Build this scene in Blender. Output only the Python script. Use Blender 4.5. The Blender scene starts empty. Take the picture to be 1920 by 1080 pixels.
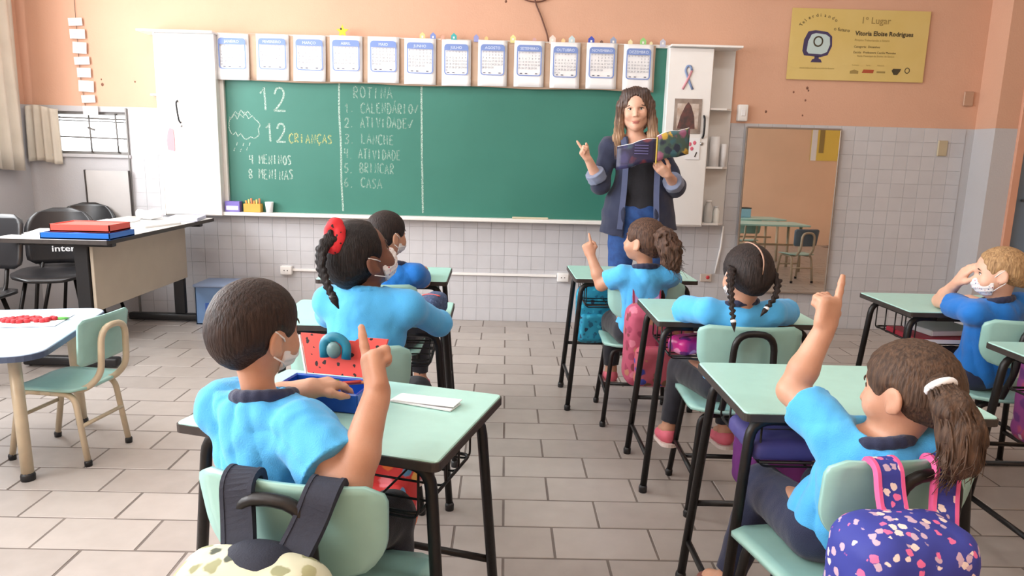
import bpy, bmesh, math, random, calendar
import numpy as np
from mathutils import Vector, Matrix, Euler

random.seed(7)
SC = bpy.context.scene
COL = SC.collection
PI = math.pi

# ------------------------------------------------------------------ camera
cam_d = bpy.data.cameras.new('camera')
cam = bpy.data.objects.new('camera', cam_d)
COL.objects.link(cam)
SC.camera = cam
cam_d.sensor_width = 36.0
cam_d.lens = 36.0 * 1330.0 / 1920.0
cam_d.clip_start = 0.02
_pitch, _roll, _yaw = 0.1836, 0.0257, 0.0122
_f = Vector((math.sin(_yaw) * math.cos(_pitch), math.cos(_yaw) * math.cos(_pitch), -math.sin(_pitch)))
_r = Vector((math.cos(_yaw), -math.sin(_yaw), 0))
_u = _r.cross(_f)
_r2 = _r * math.cos(_roll) + _u * math.sin(_roll)
_u2 = _u * math.cos(_roll) - _r * math.sin(_roll)
cam.matrix_world = Matrix(((_r2.x, _u2.x, -_f.x, 0), (_r2.y, _u2.y, -_f.y, 0),
                           (_r2.z, _u2.z, -_f.z, 1.216), (0, 0, 0, 1)))

# ------------------------------------------------------------------ daylight
world = bpy.data.worlds.new('daylight')
SC.world = world
world.use_nodes = True
world.node_tree.nodes['Background'].inputs[0].default_value = (0.93, 0.97, 1.0, 1)
world.node_tree.nodes['Background'].inputs[1].default_value = 4.0


def area(name, loc, rot, sx, sy, power, color=(1, 1, 1)):
    l = bpy.data.lights.new(name, 'AREA')
    l.shape = 'RECTANGLE'; l.size = sx; l.size_y = sy
    l.energy = power; l.color = color
    o = bpy.data.objects.new(name, l)
    o.location = loc; o.rotation_euler = rot
    COL.objects.link(o)
    return o


# daylight coming in through the row of windows of the left wall
for _i, (_y, _p) in enumerate(((-0.2, 75), (1.75, 90), (3.7, 95))):
    area('window_daylight', (-3.44, _y, 1.85), (0, -PI / 2, 0), 1.35, 1.6, _p, (0.97, 0.985, 1.0))

SC.view_settings.view_transform = 'Standard'
SC.view_settings.look = 'None'
SC.view_settings.exposure = -0.03
SC.view_settings.gamma = 1.0
SC.view_settings.use_curve_mapping = False


# ------------------------------------------------------------------ materials
def lin(c):
    return tuple(((v / 255) / 12.92 if v / 255 <= 0.04045 else ((v / 255 + 0.055) / 1.055) ** 2.4) for v in c[:3])


MATS = {}


def mat(name, rgb, rough=0.6, metal=0.0, var=0.0, scale=8.0, bump=0.0, bscale=60.0, spec=0.5, rgb2=None, stretch=None,
        sheen=0.0, sss=0.0, detail=4.0):
    """principled material: colour varied by noise towards rgb2 (or darker), fine bump."""
    if name in MATS:
        return MATS[name]
    m = bpy.data.materials.new(name)
    m.use_nodes = True
    nt = m.node_tree
    b = nt.nodes['Principled BSDF']
    c = lin(rgb)
    b.inputs['Base Color'].default_value = (*c, 1)
    b.inputs['Roughness'].default_value = rough
    b.inputs['Metallic'].default_value = metal
    b.inputs['Specular IOR Level'].default_value = spec
    if sheen:
        b.inputs['Sheen Weight'].default_value = sheen
    if sss:
        b.inputs['Subsurface Weight'].default_value = sss
        b.inputs['Subsurface Radius'].default_value = (0.012, 0.005, 0.003)
    tc = nt.nodes.new('ShaderNodeTexCoord')
    src = tc.outputs['Object']
    if stretch:
        mp = nt.nodes.new('ShaderNodeMapping')
        mp.inputs['Scale'].default_value = stretch
        nt.links.new(src, mp.inputs['Vector'])
        src = mp.outputs[0]
    if var > 0 or rgb2:
        n = nt.nodes.new('ShaderNodeTexNoise')
        n.inputs['Scale'].default_value = scale
        n.inputs['Detail'].default_value = detail
        nt.links.new(src, n.inputs['Vector'])
        r = nt.nodes.new('ShaderNodeValToRGB')
        c2 = lin(rgb2) if rgb2 else tuple(v * (1 - var) for v in c)
        r.color_ramp.elements[0].position = 0.35
        r.color_ramp.elements[1].position = 0.65
        r.color_ramp.elements[0].color = (*c2, 1)
        r.color_ramp.elements[1].color = (*c, 1)
        nt.links.new(n.outputs['Fac'], r.inputs[0])
        nt.links.new(r.outputs[0], b.inputs['Base Color'])
    if bump > 0:
        n2 = nt.nodes.new('ShaderNodeTexNoise')
        n2.inputs['Scale'].default_value = bscale
        n2.inputs['Detail'].default_value = 3
        nt.links.new(src, n2.inputs['Vector'])
        bp = nt.nodes.new('ShaderNodeBump')
        bp.inputs['Strength'].default_value = bump
        bp.inputs['Distance'].default_value = 0.01
        nt.links.new(n2.outputs['Fac'], bp.inputs['Height'])
        nt.links.new(bp.outputs[0], b.inputs['Normal'])
    MATS[name] = m
    return m


def spots_mat(name, base, cols, scale=30.0, size=0.32, rough=0.7, soft=0.04):
    """printed fabric: Voronoi spots in several colours on a base colour."""
    if name in MATS:
        return MATS[name]
    m = bpy.data.materials.new(name); m.use_nodes = True
    nt = m.node_tree; b = nt.nodes['Principled BSDF']
    b.inputs['Roughness'].default_value = rough
    tc = nt.nodes.new('ShaderNodeTexCoord')
    nz = nt.nodes.new('ShaderNodeTexNoise'); nz.inputs['Scale'].default_value = scale * 1.5
    nt.links.new(tc.outputs['Object'], nz.inputs['Vector'])
    add = nt.nodes.new('ShaderNodeMixRGB'); add.blend_type = 'ADD'; add.inputs[0].default_value = 0.6 / scale
    nt.links.new(tc.outputs['Object'], add.inputs[1]); nt.links.new(nz.outputs['Color'], add.inputs[2])
    v = nt.nodes.new('ShaderNodeTexVoronoi'); v.inputs['Scale'].default_value = scale
    nt.links.new(add.outputs[0], v.inputs['Vector'])
    sep = nt.nodes.new('ShaderNodeSeparateColor')
    nt.links.new(v.outputs['Color'], sep.inputs[0])
    cr = nt.nodes.new('ShaderNodeValToRGB'); cr.color_ramp.interpolation = 'CONSTANT'
    els = cr.color_ramp.elements
    while len(els) < len(cols):
        els.new(0.5)
    for i, c in enumerate(cols):
        els[i].position = i / len(cols); els[i].color = (*lin(c), 1)
    nt.links.new(sep.outputs[0], cr.inputs[0])
    fr = nt.nodes.new('ShaderNodeValToRGB')
    fr.color_ramp.elements[0].position = size; fr.color_ramp.elements[0].color = (1, 1, 1, 1)
    fr.color_ramp.elements[1].position = size + soft; fr.color_ramp.elements[1].color = (0, 0, 0, 1)
    nt.links.new(v.outputs['Distance'], fr.inputs[0])
    mx = nt.nodes.new('ShaderNodeMixRGB')
    mx.inputs[1].default_value = (*lin(base), 1)
    nt.links.new(fr.outputs[0], mx.inputs[0]); nt.links.new(cr.outputs[0], mx.inputs[2])
    nt.links.new(mx.outputs[0], b.inputs['Base Color'])
    MATS[name] = m
    return m


def hair_mat(name, rgb, rgb2, stretch=(60, 60, 6)):
    m = mat(name, rgb, rough=0.55, rgb2=rgb2, scale=3.0, stretch=stretch, bump=0.4, bscale=4.0, spec=0.25)
    return m


# ------------------------------------------------------------------ mesh helpers
def link(o, parent=None):
    COL.objects.link(o)
    if parent is not None:
        o.parent = parent
    return o


def tag(o, label=None, cat=None, group=None, kind=None):
    if label: o['label'] = label
    if cat: o['category'] = cat
    if group: o['group'] = group
    if kind: o['kind'] = kind
    return o


def empty(name, loc=(0, 0, 0), rz=0.0):
    o = bpy.data.objects.new(name, None)
    o.empty_display_size = 0.05
    o.location = loc
    o.rotation_euler = (0, 0, rz)
    COL.objects.link(o)
    return o


def thing(name, label, cat, loc=(0, 0, 0), rz=0.0, group=None):
    return tag(empty(name, loc, rz), label, cat, group)


def copy_tree(o, parent=None):
    c = o.copy()
    COL.objects.link(c)
    c.parent = parent
    for ch in list(o.children):
        copy_tree(ch, c)
    return c


def fillet(pts, rad, n=5):
    """round the corners of a polyline."""
    pts = [Vector(p) for p in pts]
    out = [pts[0]]
    for i in range(1, len(pts) - 1):
        a, b, c = pts[i - 1], pts[i], pts[i + 1]
        r = rad[i - 1] if isinstance(rad, (list, tuple)) else rad
        d1, d2 = (a - b), (c - b)
        r = min(r, d1.length * 0.49, d2.length * 0.49)
        p1, p2 = b + d1.normalized() * r, b + d2.normalized() * r
        for k in range(n + 1):
            t = k / n
            out.append(p1 * (1 - t) ** 2 + b * 2 * t * (1 - t) + p2 * t * t)
    out.append(pts[-1])
    return out


class MB:
    """collects shapes, builds ONE mesh object."""
    def __init__(self):
        self.v = []; self.f = []; self.sm = []

    def add(self, vs, fs, smooth=False):
        o = len(self.v)
        self.v += [tuple(p) for p in vs]
        self.f += [tuple(i + o for i in f) for f in fs]
        self.sm += [smooth] * len(fs)
        return self

    def box(self, c, s, bev=0.0, rot=None, seg=1):
        bm = bmesh.new()
        bmesh.ops.create_cube(bm, size=1)
        for v in bm.verts:
            v.co = Vector((v.co.x * s[0], v.co.y * s[1], v.co.z * s[2]))
        if bev > 0:
            bmesh.ops.bevel(bm, geom=bm.edges[:] + bm.verts[:], offset=bev, segments=seg, profile=0.5, affect='EDGES')
        M = Matrix.Translation(Vector(c))
        if rot is not None:
            M = M @ (rot.to_4x4() if isinstance(rot, Matrix) else Euler(rot).to_matrix().to_4x4())
        self._bm(bm, M, smooth=seg > 1)
        return self

    def _bm(self, bm, M, smooth=False):
        bm.verts.index_update()
        self.add([M @ v.co for v in bm.verts], [[v.index for v in f.verts] for f in bm.faces], smooth)
        bm.free()

    def tube(self, pts, r, n=8, rad=None, cap=True, flat=None):
        """tube along a polyline; r number or list; rad = corner rounding; flat=(axis, factor)."""
        pts = [Vector(p) for p in pts]
        if rad:
            pts = fillet(pts, rad)
        m = len(pts)
        rs = r if isinstance(r, (list, tuple)) else [r] * m
        if len(rs) != m:
            rs = list(np.interp(np.linspace(0, 1, m), np.linspace(0, 1, len(rs)), rs))
        tans = []
        for i in range(m):
            a = pts[max(i - 1, 0)]; b = pts[min(i + 1, m - 1)]
            d = b - a
            tans.append(d.normalized() if d.length > 1e-9 else Vector((0, 0, 1)))
        t0 = tans[0]
        nx = t0.cross(Vector((0, 0, 1)))
        if nx.length < 1e-3:
            nx = t0.cross(Vector((0, 1, 0)))
        nx.normalize()
        vs = []; fs = []
        for i in range(m):
            if i:
                q = tans[i - 1].rotation_difference(tans[i])
                nx = q @ nx
            ny = tans[i].cross(nx)
            for k in range(n):
                a = 2 * PI * k / n
                off = (nx * math.cos(a) + ny * math.sin(a)) * rs[i]
                if flat:
                    ax = Vector(flat[0]); off = off - ax * off.dot(ax) * (1 - flat[1])
                vs.append(pts[i] + off)
        for i in range(m - 1):
            for k in range(n):
                k2 = (k + 1) % n
                fs.append((i * n + k, i * n + k2, (i + 1) * n + k2, (i + 1) * n + k))
        self.add(vs, fs, True)
        if cap:
            o = len(self.v) - len(vs)
            self.f.append(tuple(o + k for k in reversed(range(n)))); self.sm.append(False)
            self.f.append(tuple(o + (m - 1) * n + k for k in range(n))); self.sm.append(False)
        return self

    def prism(self, poly, t, M=None, bev=0.0):
        """extrude a 2-D outline (x, y) by t along z (centred), bevelled edge."""
        n = len(poly); M = M or Matrix()
        if bev > 0:
            c = Vector((sum(p[0] for p in poly) / n, sum(p[1] for p in poly) / n))
            def ins(d):
                out = []
                for i in range(n):
                    a = Vector(poly[i - 1]); b = Vector(poly[i]); e = Vector(poly[(i + 1) % n])
                    n1 = (b - a); n2 = (e - b)
                    n1 = Vector((-n1.y, n1.x)).normalized() if n1.length > 1e-9 else Vector((0, 0))
                    n2 = Vector((-n2.y, n2.x)).normalized() if n2.length > 1e-9 else n1
                    nn = (n1 + n2)
                    nn = nn.normalized() if nn.length > 1e-9 else n1
                    out.append(b + nn * d)
                return out
            area2 = sum(poly[i - 1][0] * poly[i][1] - poly[i][0] * poly[i - 1][1] for i in range(n))
            s = 1 if area2 > 0 else -1
            rings = [(ins(bev * s), -t / 2), (poly, -t / 2 + bev), (poly, t / 2 - bev), (ins(bev * s), t / 2)]
        else:
            rings = [(poly, -t / 2), (poly, t / 2)]
        vs = []
        for pl, z in rings:
            vs += [M @ Vector((p[0], p[1], z)) for p in pl]
        fs = []
        for k in range(len(rings) - 1):
            for i in range(n):
                j = (i + 1) % n
                fs.append((k * n + i, k * n + j, (k + 1) * n + j, (k + 1) * n + i))
        fs.append(tuple(reversed(range(n))))
        fs.append(tuple((len(rings) - 1) * n + i for i in range(n)))
        self.add(vs, fs)
        return self

    def ell(self, c, r, n=12, m=8, rot=None):
        c = Vector(c)
        R = (rot if isinstance(rot, Matrix) else (Euler(rot).to_matrix() if rot else Matrix.Identity(3)))
        vs = [c + R @ Vector((0, 0, r[2]))]
        for i in range(1, m):
            th = PI * i / m
            for k in range(n):
                a = 2 * PI * k / n
                vs.append(c + R @ Vector((r[0] * math.sin(th) * math.cos(a), r[1] * math.sin(th) * math.sin(a), r[2] * math.cos(th))))
        vs.append(c + R @ Vector((0, 0, -r[2])))
        fs = []
        for k in range(n):
            fs.append((0, 1 + k, 1 + (k + 1) % n))
            fs.append((len(vs) - 1, 1 + (m - 2) * n + (k + 1) % n, 1 + (m - 2) * n + k))
        for i in range(m - 2):
            for k in range(n):
                a = 1 + i * n + k; b = 1 + i * n + (k + 1) % n
                fs.append((a, a + n, b + n, b))
        self.add(vs, fs, True)
        return self

    def lathe(self, prof, c=(0, 0, 0), n=16):
        vs = []; fs = []
        for (r, z) in prof:
            for k in range(n):
                a = 2 * PI * k / n
                vs.append((c[0] + r * math.cos(a), c[1] + r * math.sin(a), c[2] + z))
        for i in range(len(prof) - 1):
            for k in range(n):
                k2 = (k + 1) % n
                fs.append((i * n + k, i * n + k2, (i + 1) * n + k2, (i + 1) * n + k))
        fs.append(tuple(reversed(range(n))))
        fs.append(tuple((len(prof) - 1) * n + k for k in range(n)))
        self.add(vs, fs, True)
        return self

    def grid(self, P, thick=None):
        """P[i][j] grid of points; optional thickness vector offset list -> solid sheet."""
        h = len(P); w = len(P[0])
        vs = [p for row in P for p in row]
        fs = [(i * w + j, i * w + j + 1, (i + 1) * w + j + 1, (i + 1) * w + j) for i in range(h - 1) for j in range(w - 1)]
        if thick is not None:
            t = Vector(thick); o = len(vs)
            vs = vs + [Vector(p) + t for p in vs]
            fs = fs + [tuple(o + i for i in reversed(f)) for f in fs]
            ring = [j for j in range(w)] + [i * w + w - 1 for i in range(1, h)] + [(h - 1) * w + j for j in range(w - 2, -1, -1)] + [i * w for i in range(h - 2, 0, -1)]
            for a, b in zip(ring, ring[1:] + ring[:1]):
                fs.append((b, a, a + o, b + o))
        self.add(vs, fs, True)
        return self

    def build(self, name, m, parent=None, label=None, loc=None, autos=None):
        me = bpy.data.meshes.new(name)
        off = Vector(loc) if loc is not None else None
        vs = self.v if off is None else [tuple(Vector(v) - off) for v in self.v]
        me.from_pydata(vs, [], self.f)
        me.polygons.foreach_set('use_smooth', self.sm)
        bm = bmesh.new(); bm.from_mesh(me)
        bmesh.ops.recalc_face_normals(bm, faces=bm.faces)
        bm.to_mesh(me); bm.free()
        me.materials.append(m)
        o = bpy.data.objects.new(name, me)
        if off is not None:
            o.location = off
        link(o, parent)
        if label:
            o['label'] = label
        return o


def rrect(w, h, r, n=4, r2=None):
    """rounded rectangle outline, r for top corners and r2 for bottom ones."""
    r2 = r if r2 is None else r2
    out = []
    for cx, cy, a0, rr in ((w / 2, h / 2, 0, r), (-w / 2, h / 2, 90, r), (-w / 2, -h / 2, 180, r2), (w / 2, -h / 2, 270, r2)):
        px = cx - math.copysign(rr, cx); py = cy - math.copysign(rr, cy)
        for k in range(n + 1):
            a = math.radians(a0 + 90 * k / n)
            out.append((px + rr * math.cos(a), py + rr * math.sin(a)))
    return out


_FONT = {}


def text_mesh(body, size, align='LEFT', bold=0.0):
    """flat lettering as mesh data: returns (verts2d, faces)."""
    cu = bpy.data.curves.new('lettering', 'FONT')
    cu.body = body; cu.size = size; cu.align_x = align; cu.resolution_u = 2
    cu.offset = bold
    o = bpy.data.objects.new('lettering', cu)
    COL.objects.link(o)
    bpy.context.view_layer.update()
    me = bpy.data.meshes.new_from_object(o.evaluated_get(bpy.context.evaluated_depsgraph_get()))
    vs = [v.co.copy() for v in me.vertices]; fs = [tuple(p.vertices) for p in me.polygons]
    bpy.data.objects.remove(o); bpy.data.curves.remove(cu); bpy.data.meshes.remove(me)
    return vs, fs


def wall_text(mb, body, x, z, size, y, align='LEFT', bold=0.0, rot=0.0):
    """lettering facing -Y placed with its baseline at (x, z)."""
    key = (body, size, align, bold)
    if key not in _FONT:
        _FONT[key] = text_mesh(*key)
    vs, fs = _FONT[key]
    c, s = math.cos(rot), math.sin(rot)
    mb.add([(x + v.x * c - v.y * s, y, z + v.x * s + v.y * c) for v in vs], fs)
# ================================================================== ROOM
ZT = 1.49      # height where the tiled dado ends
YB = 5.2       # board wall


def two_tone(name, low, high, split, rough=0.75):
    m = bpy.data.materials.new(name); m.use_nodes = True
    nt = m.node_tree; b = nt.nodes['Principled BSDF']
    g = nt.nodes.new('ShaderNodeNewGeometry'); s = nt.nodes.new('ShaderNodeSeparateXYZ')
    nt.links.new(g.outputs['Position'], s.inputs[0])
    gt = nt.nodes.new('ShaderNodeMath'); gt.operation = 'GREATER_THAN'; gt.inputs[1].default_value = split
    nt.links.new(s.outputs['Z'], gt.inputs[0])
    n = nt.nodes.new('ShaderNodeTexNoise'); n.inputs['Scale'].default_value = 2.3; n.inputs['Detail'].default_value = 6
    nt.links.new(g.outputs['Position'], n.inputs['Vector'])
    def var(c, k):
        r = nt.nodes.new('ShaderNodeValToRGB')
        r.color_ramp.elements[0].position = 0.3; r.color_ramp.elements[1].position = 0.7
        l = lin(c)
        r.color_ramp.elements[0].color = (*[v * k for v in l], 1); r.color_ramp.elements[1].color = (*l, 1)
        nt.links.new(n.outputs['Fac'], r.inputs[0])
        return r
    a = var(low, 0.94); c = var(high, 0.93)
    mx = nt.nodes.new('ShaderNodeMixRGB')
    nt.links.new(gt.outputs[0], mx.inputs[0]); nt.links.new(a.outputs[0], mx.inputs[1]); nt.links.new(c.outputs[0], mx.inputs[2])
    nt.links.new(mx.outputs[0], b.inputs['Base Color'])
    b.inputs['Roughness'].default_value = rough
    n2 = nt.nodes.new('ShaderNodeTexNoise'); n2.inputs['Scale'].default_value = 90
    nt.links.new(g.outputs['Position'], n2.inputs['Vector'])
    bp = nt.nodes.new('ShaderNodeBump'); bp.inputs['Strength'].default_value = 0.12; bp.inputs['Distance'].default_value = 0.01
    nt.links.new(n2.outputs['Fac'], bp.inputs['Height']); nt.links.new(bp.outputs[0], b.inputs['Normal'])
    return m


def tile_mat(name, rgb, rgb2, rough, var=0.1):
    """each tile its own tone (object random) plus fine mottling."""
    m = bpy.data.materials.new(name); m.use_nodes = True
    nt = m.node_tree; b = nt.nodes['Principled BSDF']
    oi = nt.nodes.new('ShaderNodeObjectInfo')
    g = nt.nodes.new('ShaderNodeNewGeometry')
    n = nt.nodes.new('ShaderNodeTexNoise'); n.inputs['Scale'].default_value = 14; n.inputs['Detail'].default_value = 5
    nt.links.new(g.outputs['Position'], n.inputs['Vector'])
    ad = nt.nodes.new('ShaderNodeMath'); ad.operation = 'MULTIPLY_ADD'; ad.inputs[1].default_value = 0.45
    nt.links.new(oi.outputs['Random'], ad.inputs[0])
    sc = nt.nodes.new('ShaderNodeMath'); sc.operation = 'MULTIPLY'; sc.inputs[1].default_value = 0.6
    nt.links.new(n.outputs['Fac'], sc.inputs[0]); nt.links.new(sc.outputs[0], ad.inputs[2])
    r = nt.nodes.new('ShaderNodeValToRGB')
    r.color_ramp.elements[0].position = 0.15; r.color_ramp.elements[1].position = 0.85
    r.color_ramp.elements[0].color = (*lin(rgb2), 1); r.color_ramp.elements[1].color = (*lin(rgb), 1)
    nt.links.new(ad.outputs[0], r.inputs[0]); nt.links.new(r.outputs[0], b.inputs['Base Color'])
    b.inputs['Roughness'].default_value = rough
    return m


M_WALL = two_tone('painted_wall', (192, 191, 194), (214, 168, 142), ZT)
M_REAR = two_tone('orange_wall', (238, 200, 168), (240, 202, 170), 0.3)
M_CEIL = mat('ceiling_paint', (235, 232, 226), 0.8, var=0.05, scale=2)
M_GROUT = mat('floor_grout', (122, 112, 106), 0.9, var=0.25, scale=9)
M_FTILE = tile_mat('floor_tile_clay', (184, 175, 169), (160, 151, 145), 0.36)
M_WTILE = tile_mat('wall_tile_glaze', (198, 198, 202), (188, 188, 192), 0.28)
M_WHITE = mat('white_laminate', (238, 236, 234), 0.35, var=0.03, scale=5)
M_BLACKMETAL = mat('black_metal', (30, 27, 27), 0.42, metal=0.3, var=0.2, scale=20, bump=0.1)
M_CREAMMETAL = mat('cream_metal', (205, 190, 163), 0.4, metal=0.1, var=0.15, scale=14)
M_MINT = mat('mint_laminate', (176, 222, 212), 0.3, var=0.04, scale=30)
M_EDGE = mat('dark_edge_band', (58, 50, 46), 0.55, var=0.3, scale=25)
M_STEEL = mat('brushed_steel', (170, 170, 170), 0.35, metal=0.9)
M_PAPER = mat('white_paper', (240, 240, 242), 0.8, var=0.03, scale=10)
M_BLACK = mat('black_plastic', (26, 26, 29), 0.45, var=0.2, scale=12)

# --- floor: grout bed plus single tiles, laid in running bond
XL, XR, YR = -3.42, 5.6, -1.4
floor = MB().box(((XL + XR) / 2, (YR + YB) / 2, -0.026), (XR - XL + .3, YB - YR + .3, 0.05)).build('floor', M_GROUT)
tag(floor, 'grey-brown clay tiles laid in running bond', kind='structure')
TW, TD = 0.3224, 0.1876


def tile_mesh(name, w, d, t, bev, m):
    mb = MB().prism([(-w / 2, -d / 2), (w / 2, -d / 2), (w / 2, d / 2), (-w / 2, d / 2)], t, bev=bev)
    me = bpy.data.meshes.new(name)
    me.from_pydata(mb.v, [], mb.f)
    me.materials.append(m)
    return me


ft_me = tile_mesh('floor_tile', TW - 0.007, TD - 0.007, 0.012, 0.002, M_FTILE)
cells = []
for r in range(-18, 18):
    y0 = 1.9968 + r * TD
    ph = 0.018 + (0 if r % 2 else TW / 2)
    for k in range(-12, 16):
        xc = ph + (k + .5) * TW
        if xc - TW / 2 < XL - .1 or xc + TW / 2 > XR + .1 or y0 + TD > YB + .13:
            continue
        yc = y0 + TD / 2
        cells.append((xc, yc))


def seen(x, y, z):
    d = Vector((x, y, z)) - Vector((0, 0, 1.216))
    dz = d.dot(_f)
    if dz < 0.3: return None
    px = 960 + 1330 * d.dot(_r2) / dz; py = 540 - 1330 * d.dot(_u2) / dz
    return (px, py, dz) if -60 < px < 1980 and -60 < py < 1140 else None


vis = sorted([(seen(x, y, 0)[2], x, y) for x, y in cells if seen(x, y, 0)])
single = set((x, y) for _, x, y in vis[:300])
rest = MB()
for (x, y) in cells:
    if (x, y) in single:
        o = bpy.data.objects.new('floor_tile', ft_me)
        o.location = (x, y, -0.0055 + random.uniform(-.0008, .0005))
        o.rotation_euler = (random.uniform(-.002, .002), random.uniform(-.002, .002), random.uniform(-.004, .004))
        link(o, floor)
    else:
        rest.prism([(x - TW / 2 + .0045, y - TD / 2 + .0045), (x + TW / 2 - .0045, y - TD / 2 + .0045),
                    (x + TW / 2 - .0045, y + TD / 2 - .0045), (x - TW / 2 + .0045, y + TD / 2 - .0045)], 0.012,
                   Matrix.Translation((0, 0, -.0055)))
tag(rest.build('floor_tile_field', M_FTILE, floor), kind='stuff')

# --- walls
wb = MB()
WX0, WX1, WZ0, WZ1 = -3.30, -2.705, 1.155, 1.452        # window hole in the board wall
wb.box(((XL + WX0) / 2, YB + .1, 1.55), (WX0 - XL, .2, 3.1))
wb.box(((WX0 + WX1) / 2, YB + .1, WZ0 / 2), (WX1 - WX0, .2, WZ0))
wb.box(((WX0 + WX1) / 2, YB + .1, (WZ1 + 3.1) / 2), (WX1 - WX0, .2, 3.1 - WZ1))
wb.box(((WX1 + 3.37) / 2, YB + .1, 1.55), (3.37 - WX1, .2, 3.1))
wall_b = tag(wb.build('wall_back', M_WALL), 'orange plaster above a pale tiled dado', kind='structure')
# tiles of the dado
wt_me = tile_mesh('wall_tile', 0.0985, 0.0985, 0.006, 0.0008, M_WTILE)
wcells = []
for i in range(int((3.36 + 2.70) / 0.1 + 1)):
    for j in range(15):
        x = -2.65 + i * 0.1; z = 0.045 + j * 0.0995
        if x > 3.33: continue
        if -2.35 < x < 1.35 and z > 0.84: continue         # behind the board and cabinets
        wcells.append((x, z))
wcells.sort(key=lambda c: -(c[0] > 1.6) * 10 - (c[1] < .75) - c[1] * 0.01 - (-.4 < c[0] < .6) * 2)
rest = MB()
for n_, (x, z) in enumerate(wcells):
    if n_ < 300:
        o = bpy.data.objects.new('wall_tile', wt_me)
        o.location = (x, YB - .0022 + random.uniform(-.0002, .0002), z)
        o.rotation_euler = (PI / 2, 0, 0)
        link(o, wall_b)
    else:
        h = .0985 / 2
        rest.prism([(-h, -h), (h, -h), (h, h), (-h, h)], .006, Matrix.Translation((x, YB - .0022, z)) @ Matrix.Rotation(PI / 2, 4, 'X'))
tag(rest.build('wall_tile_field', M_WTILE, wall_b), kind='stuff')
for x, z, r_ in ((2.125, 1.745, .011), (2.135, 1.728, .007), (2.03, 1.715, .008), (2.12, 1.66, .008), (2.11, 1.555, .007), (1.845, 1.575, .010), (-.03, 2.27, .010), (-2.86, 1.64, .012), (-2.865, 1.675, .006), (-2.63, 1.665, .007)):
    MB().ell((x, YB, z), (r_ * .8, .003, r_), 8, 6).build('drill_hole', mat('dark_hole', (122, 84, 68), .9), wall_b)
# slim cornice box high on the right of the board wall
cb = MB().box((1.9, YB - .02, 2.41), (.66, .04, .12), .003).build('trim_1', M_WALL)
tag(cb, 'orange painted cable duct high on wall', kind='structure')

# pilaster and door wall on the right
wr = MB()
wr.box((3.36 + .08, 4.98 + .16, 1.55), (.155, .32, 3.1))
wr.box((4.45, 4.98 + .16, 2.6), (1.9, .32, 1.0))
wr.box((4.95, 4.98 + .16, 1.05), (1.1, .32, 2.1))
tag(wr.build('wall_pilaster', M_WALL), 'projecting pilaster at the right end of the wall', kind='structure')
M_JAMB = mat('orange_jamb', (212, 158, 132), 0.6, var=0.05)
tr = MB()
tr.box((3.545, 4.99, 1.05), (.055, .06, 2.1), .003)
tr.box((4.37, 4.99, 1.05), (.055, .06, 2.1), .003)
tr.box((3.96, 4.99, 2.08), (.83, .06, .055), .003)
tag(tr.build('trim_2', M_JAMB), 'orange door frame at the right edge', kind='structure')
dr = MB().box((3.96, 5.03, 1.03), (.78, .04, 2.05), .003).build('door_1', mat('blue_grey_door', (108, 130, 152), 0.45, var=0.06))
tag(dr, 'blue-grey painted door', kind='structure')
MB().tube([(3.64, 5.005, 1.0), (3.64, 4.95, 1.0), (3.74, 4.95, 1.0)], .009, 8, .02).build('door_handle', M_STEEL, dr)

# left wall with its row of windows (daylight comes through these)
wl = MB()
wins = ((-1.0, 0.6), (0.95, 2.55), (2.9, 4.5))
Z0, Z1 = 1.12, 2.55
wl.box((XL - .1, (YR + YB) / 2, Z0 / 2), (.2, YB - YR, Z0))
wl.box((XL - .1, (YR + YB) / 2, (Z1 + 3.1) / 2), (.2, YB - YR, 3.1 - Z1))
edges = [YR] + [e for w in wins for e in w] + [YB]
for a, b in zip(edges[::2], edges[1::2]):
    wl.box((XL - .1, (a + b) / 2, (Z0 + Z1) / 2), (.2, b - a, Z1 - Z0))
tag(wl.build('wall_left', M_WALL), 'window wall with orange and grey paint', kind='structure')
M_GLASS = bpy.data.materials.new('window_glass'); M_GLASS.use_nodes = True
_nt = M_GLASS.node_tree; _nt.nodes.remove(_nt.nodes['Principled BSDF'])
_tr = _nt.nodes.new('ShaderNodeBsdfTransparent'); _gl = _nt.nodes.new('ShaderNodeBsdfGlossy'); _gl.inputs['Roughness'].default_value = 0.02
_mx = _nt.nodes.new('ShaderNodeMixShader'); _mx.inputs[0].default_value = 0.05
_nt.links.new(_tr.outputs[0], _mx.inputs[1]); _nt.links.new(_gl.outputs[0], _mx.inputs[2])
_nt.links.new(_mx.outputs[0], _nt.nodes['Material Output'].inputs[0])
M_BAR = mat('grey_window_bar', (128, 126, 124), 0.5, metal=0.3)
for i, (a, b) in enumerate(wins):
    f = MB()
    yc = (a + b) / 2
    for z in (Z0 + .015, (Z0 + Z1) / 2, Z1 - .015):
        f.box((XL - .12, yc, z), (.035, b - a, .03))
    for y in (a + .015, a + (b - a) / 3, a + 2 * (b - a) / 3, b - .015):
        f.box((XL - .12, y, (Z0 + Z1) / 2), (.03, .03, Z1 - Z0))
    w = tag(f.build('window_%d' % (i + 2), M_BAR), 'barred window in the left wall', kind='structure')
    MB().box((XL - .13, yc, (Z0 + Z1) / 2), (.004, b - a - .04, Z1 - Z0 - .04)).build('pane', M_GLASS, w)
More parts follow.
